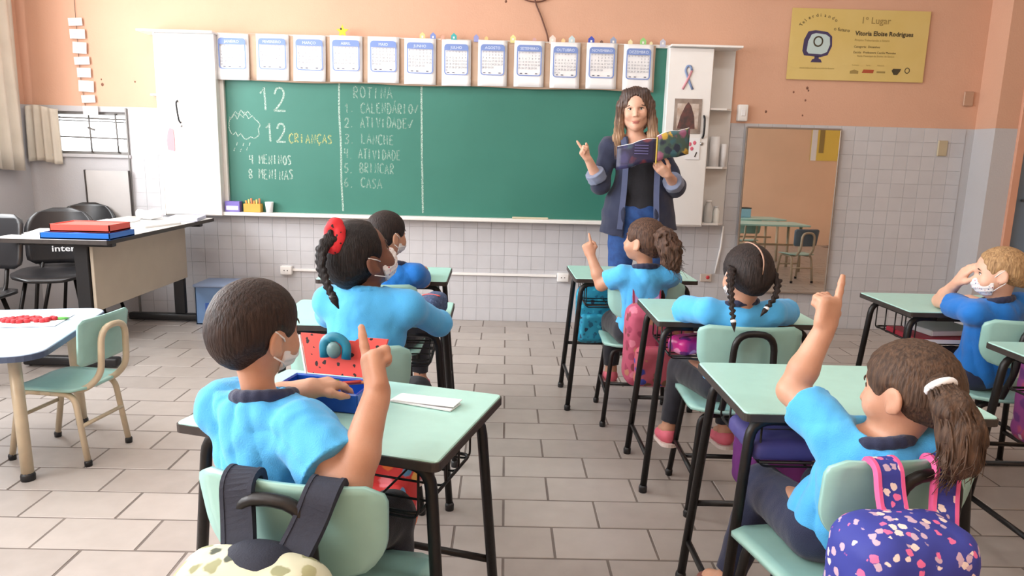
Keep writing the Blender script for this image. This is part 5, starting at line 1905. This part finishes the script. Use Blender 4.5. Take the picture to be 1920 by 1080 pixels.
def two_braids(T, base, h, c, R, s, W):
    plait(HE, M_PAPER, [[(.728, 2.235, .882), (.716, 2.205, .85), (.718, 2.185, .79), (.724, 2.168, .728)],
                        [(.858, 2.245, .878), (.876, 2.225, .845), (.866, 2.205, .80), (.838, 2.195, .765)]], r=.0125)(T, base, h, c, R, s, W)


kid('girl with two dark braids leaning on her desk', (.83, 2.42, 0),
    (.825, 2.44, .45), (.795, 2.315, .752), (.797, 2.29, .855), (-.18, .97, -.12), (0, 0, 1), .94, 'tan', M_SHIRT,
    {-1: dict(sh=(.695, 2.325, .722), elbow=(.640, 2.47, .695), wrist=(.78, 2.57, .695), hdir=(.9, .3, 0), palm=(0, 0, -1)),
     1: dict(sh=(.905, 2.325, .722), elbow=(1.01, 2.46, .695), wrist=(.88, 2.58, .695), hdir=(-.9, .3, 0), palm=(0, 0, -1))},
    tf=(-.05, .99, 0), sleeve=.95, hair=tied_hair(HE, 6, (0, -.06, .05), None, two_braids, parting=True, low=-.05), mask=M_WMASK, seed=5,
    legs={-1: dict(knee=(.70, 2.65, .42), ankle=(.66, 2.63, .18)), 1: dict(knee=(.88, 2.66, .42), ankle=(.88, 2.62, .18))})

kid('girl with a brown ponytail and white hair tie raising a finger at the front right', (.75, 1.42, 0),
    (.745, 1.43, .45), (.755, 1.305, .690), (.792, 1.315, .788), (-.60, .79, -.12), (.10, 0, 1), .93, 'tan', M_SHIRT,
    {-1: dict(sh=(.676, 1.365, .680), elbow=(.632, 1.470, .730), wrist=(.690, 1.472, .872), hdir=(.012, .01, .095), palm=(-.45, .9, .0), curl=IDX, hs=1.0, thumb=.8),
     1: dict(sh=(.842, 1.305, .672), elbow=(.90, 1.42, .60), wrist=(.86, 1.55, .62), hdir=(-.3, .9, .1), palm=(0, 0, -1))},
    tf=(-.25, .95, 0), hair=tied_hair(HM, 7, (-.055, -.080, .035), None, ponytail(HM, (-.055, -.080, .030), [(.802, 1.192, .795), (.814, 1.176, .757), (.810, 1.168, .712), (.795, 1.168, .680)], [.020, .031, .036, .031, .010], M_PAPER, .022, 190, .005, 7, .006), low=-.045),
    vox=.004, seed=6, ar=1.12, fold=1.3,
    legs={-1: dict(knee=(.66, 1.65, .42), ankle=(.58, 1.62, .17)), 1: dict(knee=(.82, 1.66, .42), ankle=(.70, 1.58, .16))}, shoe=mat('brown_shoe', (120, 70, 60), .6), pants=M_NAVY)


def side_braid(T, base, h, c, R, s, W):
    plait(HF, M_BLACK, [[(1.883, 2.525, .852), (1.90, 2.50, .82), (1.903, 2.48, .765), (1.895, 2.47, .70)]], r=.012)(T, base, h, c, R, s, W)


kid('fair-haired girl resting her face on her hand at the right edge', (1.86, 2.65, 0),
    (1.865, 2.64, .45), (1.842, 2.575, .735), (1.830, 2.572, .838), (-.86, .48, -.16), (0, .1, 1), .91, 'fair', M_SHIRT2,
    {-1: dict(elbow=(1.752, 2.775, .690), wrist=(1.742, 2.670, .782), hdir=(.022, -.05, .10), palm=(.9, -.35, 0), curl=(.22, .25, .28, .32), hs=.92),
     1: dict(elbow=(1.96, 2.70, .66), wrist=(1.90, 2.82, .69), hdir=(-.5, .8, 0), palm=(0, 0, -1))},
    tf=(-.25, .97, 0), hair=tied_hair(HF, 8, (.01, -.092, .02), None, side_braid, low=-.04, cb=.02, grow=.006), mask=M_MASK, vox=.005, seed=7, pants=M_NAVY,
    legs={-1: dict(knee=(1.72, 2.86, .42), ankle=(1.72, 2.85, .18)), 1: dict(knee=(1.90, 2.88, .42), ankle=(1.9, 2.86, .18))})

# ------------------------------------------------------------------ the teacher
def teacher():
    base = V3(.83, 4.47, 0)
    T = thing('person', 'teacher in a dark jacket and jeans holding an open book and pointing', 'person', tuple(base))
    pel = V3(.83, 4.47, .89); neck = V3(.785, 4.46, 1.375); head = V3(.775, 4.42, 1.517)
    fwd = nrm((-.10, -1, 0)); R = frame(fwd); right, up = R[:, 0], R[:, 2]          # her right = smaller X
    HR = frame((-.16, -1, -.10), (-.06, 0, 1))
    shR = neck + right * .150 - up * .088; shL = neck - right * .160 - up * .095
    elR = V3(.585, 4.43, 1.055); wrR = V3(.492, 4.34, 1.21)
    elL = V3(1.055, 4.42, 1.055); wrL = V3(.955, 4.25, 1.135)
    B = SDF(.005)
    def torso(S, g, k=.05):
        S.ell(pel, (.155 + g, .105 + g, .11 + g), R, k)
        S.ell(pel + up * .15, (.128 + g, .090 + g, .13 + g), R, k)
        S.ell(pel + up * .33 + right * .0, (.142 + g, .100 + g, .14 + g), R, k)
        S.cone(neck - up * .075, shR, .058 + g, .040 + g, k); S.cone(neck - up * .075, shL, .058 + g, .040 + g, k)
    torso(B, 0)
    B.cone(neck - up * .05, head - HR[:, 2] * .06, .052, .050, .03)
    s = 1.08
    W = build_head(B, head, HR, s, False)
    B.chain([shR, (shR + elR) / 2, elR], [.046, .042, .034], .02); B.chain([elR, elR * .65 + wrR * .35, wrR], [.036, .034, .024], .015)
    B.chain([shL, (shL + elL) / 2, elL], [.046, .042, .034], .02); B.chain([elL, elL * .65 + wrL * .35, wrL], [.036, .034, .024], .015)
    hand(B, wrR, (-.52, -.1, .58), (.55, -.35, .35), 1, (.02, 1.0, 1.15, 1.2), 1.08, thumb=.75)
    hand(B, wrL, (-.62, -.30, .42), (.25, .75, .35), -1, (.30, .35, .4, .45), 1.08, thumb=.35)
    lg = {}
    for e in (1, -1):
        hip = pel + right * e * .085 - up * .04; kn = V3(hip[0] + right[0] * e * .01, 4.46, .48); an = V3(kn[0] + .0, 4.49, .085)
        lg[e] = (hip, kn, an)
        B.chain([hip, kn], [.088, .058], .03); B.chain([kn, kn * .7 + an * .3, an], [.056, .055, .036], .02)
        B.cone(an, an + fwd * .12 + V3(0, 0, -.045), .038, .030, .02)
    B.build('body', SKIN['fair'], T, base)
    # black top, jeans, jacket
    S = SDF(.006); torso(S, .008)
    S.cone(neck + fwd * .03 - up * .02, head, .075, .09, .02, 's')
    S.cut(neck - up * .055 + fwd * .0, up - fwd * .15); S.cut(pel - up * .0, -up)
    S.disp = lambda P: .0015 * noise3(P, 45, 1)
    S.build('top', cloth_mat('black_top', (30, 30, 38), (24, 24, 32)), T, base)
    J = SDF(.006)
    J.ell(pel - up * .01, (.168, .118, .115), R, .04)
    for e in (1, -1):
        hip, kn, an = lg[e]
        J.chain([hip, kn], [.098, .070], .03); capcone(J, kn, an + V3(0, 0, .02), .069, .056, .02)
    J.cut(pel + up * .055, up); J.disp = lambda P: .002 * noise3(P, 40, 2)
    J.build('jeans', mat('blue_jeans', (44, 84, 148), .8, rgb2=(34, 68, 126), scale=30, bump=.2, bscale=300), T, base)
    K = SDF(.006)
    torso(K, .024, .05)
    K.ell(pel + up * .0, (.195, .14, .16), R, .05)
    capcone(K, pel + up * .02 + right * .03, pel - up * .15 + right * .045, .17, .19, .06, flat=(fwd, .62))
    capcone(K, pel + up * .02 - right * .05, pel - up * .12 - right * .065, .17, .185, .06, flat=(fwd, .62))
    for sh_, el_, wr_ in ((shR, elR, wrR), (shL, elL, wrL)):
        K.chain([sh_, el_], [.055, .054], .03); capcone(K, el_, el_ + (wr_ - el_) * .30, .060, .052, .02)
    K.cone(neck - up * .02, head, .075, .10, .01, 's')
    # open front: black top and jeans show between the lapels
    K.box(pel + fwd * .17 + up * .10 - right * .005, (.088, .16, .52), .02, R, .01, 's')
    K.disp = lambda P: .003 * np.sin(P[:, 0] * 60 + 4 * np.sin(P[:, 2] * 14)) * .7 + .0022 * noise3(P, 45, 4)
    ja = K.build('jacket', cloth_mat('dark_denim', (46, 54, 82), (38, 44, 70), .5), T, base)
    for sh_, el_, wr_ in ((shR, elR, wrR), (shL, elL, wrL)):
        C = SDF(.005); d = nrm(wr_ - el_)
        capcone(C, el_ + d * .045, el_ + d * .105, .061, .059, .004, both=True)
        C.disp = lambda P: .002 * noise3(P, 80, 3)
        C.build('rolled_cuff', cloth_mat('grey_cuff', (132, 142, 168), (112, 122, 150)), ja, base)
    for e in (1, -1):     # pale lapel edges
        pts = [neck + right * e * .075 + fwd * .075 - up * .03, pel + up * .34 + right * e * .094 + fwd * .132, pel + up * .12 + right * e * .098 + fwd * .125, pel - up * .10 + right * e * .112 + fwd * .125]
        mb = MB(); ribbon(mb, [Vector(p - base) for p in pts], Vector(right), .034, .005, .05)
        mb.build('lapel', cloth_mat('grey_lapel', (92, 102, 138), (80, 90, 124)), ja)
    for e in (1, -1):
        hip, kn, an = lg[e]; H = SDF(.006)
        H.ell(an + fwd * .06 - up * .05, (.045, .12, .04), R, .02); H.ell(an - up * .03, (.045, .05, .05), R, .03)
        H.cut(V3(0, 0, .012), (0, 0, -1)); H.cut(an + up * .02, up)
        H.build('shoe', M_BLACK, T, base)
        MB().prism(rrect(.085, .25, .04, 5), .012, Matrix.Translation(Vector(V3(an[0], an[1] - .06, .006) - base))).build('sole', M_BLACK, T)
    # face
    make_eyes(W, HR, s, T, base, False, (74, 58, 44))
    MB().ell(W(0, .0815, -.0655) - base, (.025, .0095, .0042), 12, 6, Matrix([list(r) for r in HR])).build('upper_lip', mat('lips', (192, 122, 112), .45), T)
    MB().ell(W(0, .0805, -.0728) - base, (.021, .0095, .0048), 12, 6, Matrix([list(r) for r in HR])).build('lower_lip', MATS['lips'], T)
    # long hair, parted, dark at the roots and fair at the ends
    mh = bpy.data.materials.new('hair_ombre'); mh.use_nodes = True
    nt = mh.node_tree; b = nt.nodes['Principled BSDF']; b.inputs['Roughness'].default_value = .45
    g = nt.nodes.new('ShaderNodeNewGeometry'); sp = nt.nodes.new('ShaderNodeSeparateXYZ'); nt.links.new(g.outputs['Position'], sp.inputs[0])
    mr = nt.nodes.new('ShaderNodeMapRange'); mr.inputs[1].default_value = 1.64; mr.inputs[2].default_value = 1.36
    nt.links.new(sp.outputs['Z'], mr.inputs[0])
    nz = nt.nodes.new('ShaderNodeTexNoise'); nz.inputs['Scale'].default_value = 3
    mp = nt.nodes.new('ShaderNodeMapping'); mp.inputs['Scale'].default_value = (50, 50, 4)
    nt.links.new(g.outputs['Position'], mp.inputs[0]); nt.links.new(mp.outputs[0], nz.inputs['Vector'])
    ad = nt.nodes.new('ShaderNodeMath'); ad.operation = 'MULTIPLY_ADD'; ad.inputs[1].default_value = .9; ad.inputs[2].default_value = -.45
    nt.links.new(nz.outputs['Fac'], ad.inputs[0])
    a2 = nt.nodes.new('ShaderNodeMath'); nt.links.new(mr.outputs[0], a2.inputs[0]); nt.links.new(ad.outputs[0], a2.inputs[1])
    cr = nt.nodes.new('ShaderNodeValToRGB')
    cr.color_ramp.elements[0].color = (*lin((58, 44, 42)), 1); cr.color_ramp.elements[1].color = (*lin((164, 130, 100)), 1)
    cr.color_ramp.elements.new(.5).color = (*lin((96, 72, 60)), 1)
    nt.links.new(a2.outputs[0], cr.inputs[0]); nt.links.new(cr.outputs[0], b.inputs['Base Color'])
    H = SDF(.005)
    H.ell(W(0, -.014, .034), np.array([.084, .102, .090]) * s, HR, .02)
    H.ell(W(0, -.05, -.04), np.array([.083, .07, .10]) * s, HR, .03)
    for e in (1, -1):
        H.chain([W(e * .050, .030, .085), W(e * .082, .022, .02), W(e * .090, .012, -.07), W(e * .096, .030, -.155), W(e * .098, .050, -.235 if e > 0 else -.19)], [.030, .026, .030, .034, .016], .02)
    H.ell(W(0, .125, -.030), np.array([.069, .092, .130]) * s, HR, .012, 's')
    H.cone(W(0, .12, .118), W(0, .0, .132), .003, .003, .006, 's')
    H.disp = lambda P: .0022 * np.sin(((P - head) @ HR)[:, 0] * 420 + 3 * np.sin(((P - head) @ HR)[:, 2] * 25)) + .0012 * noise3(P, 120, 2)
    h = H.build('hair', mh, T, base)
    rnd = random.Random(11); mb = MB()
    for k in range(160):
        e = rnd.choice((1, -1)); u = rnd.uniform(-1, 1); v = rnd.uniform(-1, 1)
        pts = [(e * .084, .020, .01), (e * .092, .012, -.07), (e * .098, .030, -.15), (e * .100, .052, (-.25 if e > 0 else -.205) + rnd.uniform(-.02, .02))]
        rr = [.022, .029, .033, .024]
        mb.tube(fillet([Vector(W(p[0] + u * r * .75, p[1] + v * r, p[2]) - base) for p, r in zip(pts, rr)], .04, 3), [.002, .002, .0006], 4, cap=False)
    mb.build('loose_strands', mh, h)
    return T


teacher()

# the open book in her hand
BK = thing('open_book', 'open picture book with dark colourful covers held by the teacher', 'book', (.868, 4.18, 1.205))
M_COV1 = spots_mat('book_cover_front', (40, 38, 70), [(60, 84, 98), (120, 52, 60), (62, 60, 104), (46, 46, 86)], 14, .3, .4, .2)
M_COV2 = spots_mat('book_cover_back', (70, 92, 84), [(196, 160, 66), (60, 100, 110), (150, 90, 120), (40, 50, 70)], 22, .42, .4, .2)
def page(sign, w, h, bulge, th, y0, dz0, tilt):
    P = []
    for i in range(7):
        z = h * i / 6
        P.append([(sign * w * j / 8, y0 + bulge * math.sin(PI * j / 8) + .035 * (j / 8), z + dz0 + tilt * w * j / 8 + .012 * math.sin(PI * min(1, j / 5))) for j in range(9)])
    return MB().grid(P, (0, th, 0))
page(-1, .225, .135, -.014, .003, 0, -.005, -.22).build('cover', M_COV1, BK, 'dark purple cover')
page(1, .195, .150, -.014, .003, 0, -.005, .28).build('cover', M_COV2, BK, 'green and yellow cover')
page(-1, .220, .138, -.014, .010, .004, -.005, -.22).build('pages', M_PAPER, BK)
page(1, .190, .153, -.014, .010, .004, -.005, .28).build('pages', M_PAPER, BK)
mb = MB(); mb.box((0, -.001, .065), (.008, .006, .155), .002); mb.build('spine', mat('yellow_spine', (206, 176, 70), .5), BK)
for k in range(4):
    MB().box((-.09, -.012, .092 - .016 * k), (.08, .001, .004)).build('title_line', mat('title_print', (120, 116, 170), .6), BK)
# ================================================================== BAGS AND SMALL THINGS
def M3(R):
    return Matrix([list(r) for r in R])


def backpack(label, top, fwd, w, h, d, body_m, trim_m, strap_m, straps, pocket_m=None, lean=0.0, zipm=None, group='pupils\' backpacks', vox=.005, handle=True, pk_up=-.20):
    """bag hanging with its top at `top`; fwd = away from the wearer; straps = list of point lists (world)."""
    top = np.asarray(top, float)
    f = nrm(fwd); R = frame(f); r, u = R[:, 0], R[:, 2]
    base = top - u * h
    T = thing('backpack', label, 'backpack', tuple(base), 0, group)
    c = top - u * h / 2
    S = SDF(vox)
    S.box(c, (w / 2, d / 2, h / 2), min(d * .42, .05), R, .02)
    S.ell(c + u * h * .30, (w * .46, d * .52, h * .22), R, .03)
    S.disp = lambda P: .003 * noise3(P, 26, 2) + .001 * noise3(P, 80, 5)
    S.build('bag', body_m, T, base)
    pk = SDF(vox)
    pk.box(c + f * (d * .5) + u * h * pk_up, (w * .40, d * .26, h * .24), min(.03, d * .2), R, .02)
    pk.disp = lambda P: .002 * noise3(P, 40, 3)
    pk.build('front_pocket', pocket_m or body_m, T, base)
    # zip line over the top
    z = MB()
    z.tube([Vector(c + r * w * .47 * math.cos(a) + u * (h * .18 + h * .30 * math.sin(a)) + f * d * .34 - base) for a in np.linspace(0, PI, 17)], .004, 6)
    z.build('zip', zipm or trim_m, T)
    z = MB().tube([Vector(c + r * w * .40 * k + f * (d * .66) + u * h * (pk_up + .18) - base) for k in np.linspace(-1, 1, 9)], .0035, 6).build('pocket_zip', zipm or trim_m, T)
    if handle:
        MB().tube([Vector(top - r * .03 - f * d * .3 - base), Vector(top - r * .025 + u * .03 - f * d * .3 - base), Vector(top + r * .025 + u * .03 - f * d * .3 - base), Vector(top + r * .03 - f * d * .3 - base)], .006, 8, .02).build('handle', strap_m, T)
    for pts, wd in straps:
        mb = MB(); ribbon(mb, [Vector(np.asarray(p) - base) for p in pts], Vector(r), wd, .010, .04)
        st = mb.build('strap', strap_m, T)
        for s_ in (-1, 1):
            e = MB(); ribbon(e, [Vector(np.asarray(p) + r * s_ * wd / 2 - base) for p in pts], Vector(r), .007, .013, .04)
            e.build('strap_piping', trim_m, st)
    return T


M_UNI = spots_mat('navy_print_cloth', (52, 60, 150), [(236, 214, 206), (232, 110, 160), (200, 170, 190), (52, 60, 150), (52, 60, 150)], 60, .40, .7, .05)
M_PINKTRIM = mat('pink_trim', (232, 96, 150), .6, var=.06)
M_NAVYSTRAP = mat('navy_webbing', (38, 42, 58), .8, var=.15, scale=60, bump=.15, bscale=300)
M_CREAMPRINT = spots_mat('cream_print_cloth', (212, 211, 184), [(176, 174, 132), (232, 231, 214), (84, 90, 78), (212, 211, 184), (150, 152, 116)], 30, .36, .8, .08)

# boy's bag: cream printed, hanging behind his chair from navy straps
cf = V3(-.225, -.974, 0)      # away from his chair's back
cc = V3(-.350, 1.055, 0)
rr_ = V3(.974, -.225, 0)
bb = backpack('cream printed backpack with wide navy straps on the nearest boy\'s chair', cc + V3(-.022, -.075, .605), cf, .25, .36, .13, M_CREAMPRINT, M_NAVYSTRAP, M_NAVYSTRAP,
         [([cc + rr_ * o0 + V3(0, .075, .60), cc + rr_ * o0 + V3(0, .055, .693), cc + rr_ * o0 - cf * -.008 + V3(0, .01, .69), cc + rr_ * o1 + V3(0, -.012, .64), cc + rr_ * o2 + V3(0, -.05, .59)], .050) for o0, o1, o2 in ((-.075, -.070, -.055), (.075, .055, .03))], pocket_m=M_CREAMPRINT, handle=False)
tp = cc + V3(-.022, -.075, .605); Rb = frame(cf); b0 = tp - V3(0, 0, .36)
S = SDF(.005); S.box(tp - V3(0, 0, .18) - cf * .012, (.070, .064, .184), .05, Rb, .02); S.ell(tp - V3(0, 0, .068) - cf * .012, (.085, .074, .080), Rb, .03)
S.cut(tp - V3(0, 0, .030) + cf * .03, V3(0, 0, -1) + cf * .9); S.build('top_panel', M_NAVYSTRAP, bb, b0)
# front girl's bag: blue print with pink trim
cf = V3(.174, -.985, 0); rr_ = V3(.985, .174, 0); cc = V3(.765, 1.185, 0)
backpack('blue printed backpack with pink trim on the ponytailed girl\'s chair', cc + V3(-.080, -.09, .628), cf, .225, .36, .15, M_UNI, M_PINKTRIM, M_UNI,
         [([cc + rr_ * o0 + V3(0, .062, .62), cc + rr_ * o0 + V3(0, .046, .692), cc + rr_ * o0 + V3(0, .008, .690), cc + rr_ * o1 + V3(0, -.012, .645), cc + rr_ * o2 + V3(0, -.055, .60)], .046) for o0, o1, o2 in ((-.072, -.075, -.080), (.050, .035, .010))], pocket_m=M_PINKTRIM, handle=False, pk_up=.055)

# far girl's pink bag
M_PINKBAG = spots_mat('pink_print_cloth', (180, 78, 106), [(150, 54, 84), (204, 118, 140), (126, 56, 66), (176, 120, 96)], 24, .36, .7, .1)
cc = V3(.655, 3.06, 0)
backpack('pink printed backpack with lilac straps on the curly-haired girl\'s chair', cc + V3(.025, -.05, .60), (.05, -1, 0), .29, .36, .16, M_PINKBAG, mat('rose_trim', (150, 50, 80), .6), mat('lilac_webbing', (180, 152, 212), .7, var=.1),
         [([cc + V3(o, .035, .62), cc + V3(o, .03, .692), cc + V3(o, -.012, .69), cc + V3(o * .9, -.03, .58)], .05) for o in (-.065, .005)], pocket_m=spots_mat('floral_pocket', (190, 92, 110), [(60, 70, 160), (190, 150, 90), (200, 80, 110), (120, 90, 70)], 26, .4, .7, .1))

# violet striped bag hanging on the far side of the front desk / braided girl's chair
M_VIO = mat('violet_cloth', (112, 40, 122), .7, rgb2=(92, 30, 104), scale=12)
cc = V3(.84, 2.235, 0)
T = backpack('violet backpack with silver stripes hanging low on the braided girl\'s chair', cc + V3(.05, -.06, .46), (0, -1, 0), .24, .30, .13, M_VIO, mat('violet_trim', (150, 60, 150), .6), M_VIO, [], pocket_m=M_VIO)
for x in (-.06, .03):
    MB().box((x + 0, -.088, .10), (.018, .006, .16), .001).build('reflective_stripe', mat('silver_tape', (190, 186, 196), .3, metal=.4), T)
MB().box((-.015, -.088, .10), (.018, .006, .16), .001).build('orange_stripe', mat('orange_tape', (206, 110, 80), .5), T)

# turquoise bag in front of the far desk
M_TURQ = spots_mat('turquoise_print_cloth', (36, 150, 186), [(24, 100, 130), (30, 60, 90), (60, 180, 210), (24, 110, 150)], 34, .34, .7, .08)
backpack('turquoise printed bag hanging under the far mint desk', V3(.485, 3.62, .565), (0, -1, 0), .21, .30, .10, M_TURQ, M_NAVYSTRAP, M_TURQ, [], handle=False)
# purple bag at the right edge
M_PUR = spots_mat('purple_print_cloth', (122, 50, 110), [(176, 150, 160), (90, 40, 100), (150, 60, 90), (80, 80, 70)], 22, .40, .7, .1)
backpack('dark purple printed backpack hanging on the fair-haired girl\'s chair', V3(1.965, 2.365, .62), (.05, -1, 0), .27, .36, .14, M_PUR, mat('purple_trim', (110, 50, 120), .6), mat('purple_webbing', (96, 52, 120), .7),
         [([V3(1.955 + o, 2.46, .62), V3(1.955 + o, 2.455, .692), V3(1.955 + o, 2.415, .69), V3(1.955 + o * .9, 2.40, .59)], .04) for o in (-.06, .06)])
# red floral bag below the scrunchie girl's chair
M_RED = spots_mat('red_floral_cloth', (206, 60, 60), [(236, 180, 90), (240, 140, 150), (230, 120, 60), (90, 150, 190)], 24, .38, .7, .1)
backpack('red floral bag hanging behind the chair of the girl with the red hair tie', V3(-.36, 1.88, .47), (0, -1, 0), .26, .32, .12, M_RED, M_PINKTRIM, M_RED, [], handle=False)

# ---- things lying in the desk baskets
def bag_case(label, c, half, rz, m, name='pencil_case', cat='pencil case', trim=None):
    c = np.asarray(c, float); T = thing(name, label, cat, (c[0], c[1], c[2] - half[2]))
    Rz = np.array([[math.cos(rz), -math.sin(rz), 0], [math.sin(rz), math.cos(rz), 0], [0, 0, 1]])
    S = SDF(.0045); S.box(c, half, min(half) * .8, Rz, .01); S.disp = lambda P: .002 * noise3(P, 50, 3)
    b0 = c - V3(0, 0, half[2])
    S.build('case', m, T, b0)
    z = MB().tube([Vector(c + Rz @ V3(half[0] * k * .85, -half[1] * .2, half[2] * (1.0 - .1 * k * k)) - b0) for k in np.linspace(-1, 1, 9)], .003, 6)
    z.build('zip', trim or M_EDGE, T)
    return T


bag_case('shiny magenta pencil case in the basket of the braided girl\'s desk', (.69, 2.52, .555), (.075, .05, .032), .5, spots_mat('magenta_case', (190, 44, 130), [(230, 150, 190), (110, 40, 120), (190, 44, 130)], 22, .4, .3, .1))
bag_case('blue-violet folder pouch in the basket of the front right desk', (.73, 1.66, .548), (.135, .10, .026), .0, mat('blue_violet_cloth', (74, 70, 134), .6, var=.15), 'pouch', 'pouch')
q = thing('book', 'red book lying in the basket of the right-hand desk', 'book', (1.80, 2.85, .518))
MB().box((0, 0, .012), (.30, .22, .022), .003).build('cover', mat('dark_red_cover', (150, 34, 52), .5), q)
MB().box((.0, -.006, .012), (.296, .214, .016)).build('pages', M_PAPER, q)
q = thing('notebook', 'pale grey notebook on the red book in the desk basket', 'notebook', (1.83, 2.87, .542), .15)
MB().box((0, 0, .012), (.22, .17, .024), .003).build('cover', mat('pale_grey_cover', (176, 176, 178), .5), q)
MB().box((0, -.003, .012), (.216, .166, .018)).build('pages', M_PAPER, q)

# ---- pencil cases on the left desks
bag_case('dark blue denim pencil case beside the girl with the red hair tie', (-.245, 2.42, .70), (.038, .075, .040), -.25, spots_mat('denim_dots', (66, 84, 120), [(96, 116, 150), (50, 64, 96)], 120, .3, .8), trim=mat('coral_zip', (200, 90, 90), .6))

# ---- on the boy's desk: open pencil box with red dotted lid, paper strips
q = thing('pencil_box', 'open blue pencil box with red dotted lid on the boy\'s desk', 'pencil box', (-.395, 1.530, .661), math.radians(-12))
M_PBX = mat('royal_blue_plastic', (22, 78, 178), .3, var=.08)
mb = MB(); mb.box((0, 0, .004), (.20, .11, .008), .003)
for sx in (-1, 1): mb.box((sx * .097, 0, .022), (.008, .11, .044), .003)
for sy in (-1, 1): mb.box((0, sy * .052, .022), (.20, .008, .044), .003)
mb.build('tray', M_PBX, q)
lid = MB(); lid.prism([(-.085, 0), (.085, 0), (.108, .092), (.04, .092), (.028, .082), (-.028, .082), (-.04, .092), (-.108, .092)], .008, Matrix.Translation((.012, .062, .044)) @ Matrix.Rotation(math.radians(80), 4, 'X'))
lid.build('lid', spots_mat('coral_dotted', (232, 84, 76), [(40, 26, 30), (232, 84, 76)], 64, .30, .6, .03), q)
mb = MB(); mb.box((-.088, .066, .085), (.004, .004, .095), rot=(math.radians(-10), math.radians(-14), 0)); mb.build('lid_rim', M_PAPER, q)
MB().tube([(-.025, .05, .088), (-.028, .052, .125), (.0, .052, .142), (.03, .052, .125), (.028, .05, .088)], .012, 8, .02, flat=((0, 1, 0), .6)).build('bow_clasp', mat('teal_plastic', (26, 122, 150), .4), q)
MB().ell((0, .046, .108), (.018, .010, .020), 12, 8).build('clasp_button', mat('grey_teal', (96, 130, 132), .4), q)
for k, (rgb, x) in enumerate((((206, 170, 60), -.06), ((60, 140, 80), -.02), ((200, 70, 60), .03), ((230, 150, 90), .06))):
    MB().tube([(x - .05, -.02 + .012 * k, .036), (x + .045, .01 + .008 * k, .046)], .004, 6).build('pencil', mat('pencil_%d' % k, rgb, .5), q)
q = thing('paper_strip', 'folded white paper strip on the boy\'s desk', 'paper', (-.172, 1.535, .6615), math.radians(-22))
MB().box((0, 0, .0015), (.155, .052, .003), rot=(0, 0, 0)).build('lower_sheet', M_PAPER, q)
MB().box((.004, .004, .006), (.15, .050, .002), rot=(0, -.03, .06)).build('upper_sheet', M_PAPER, q)
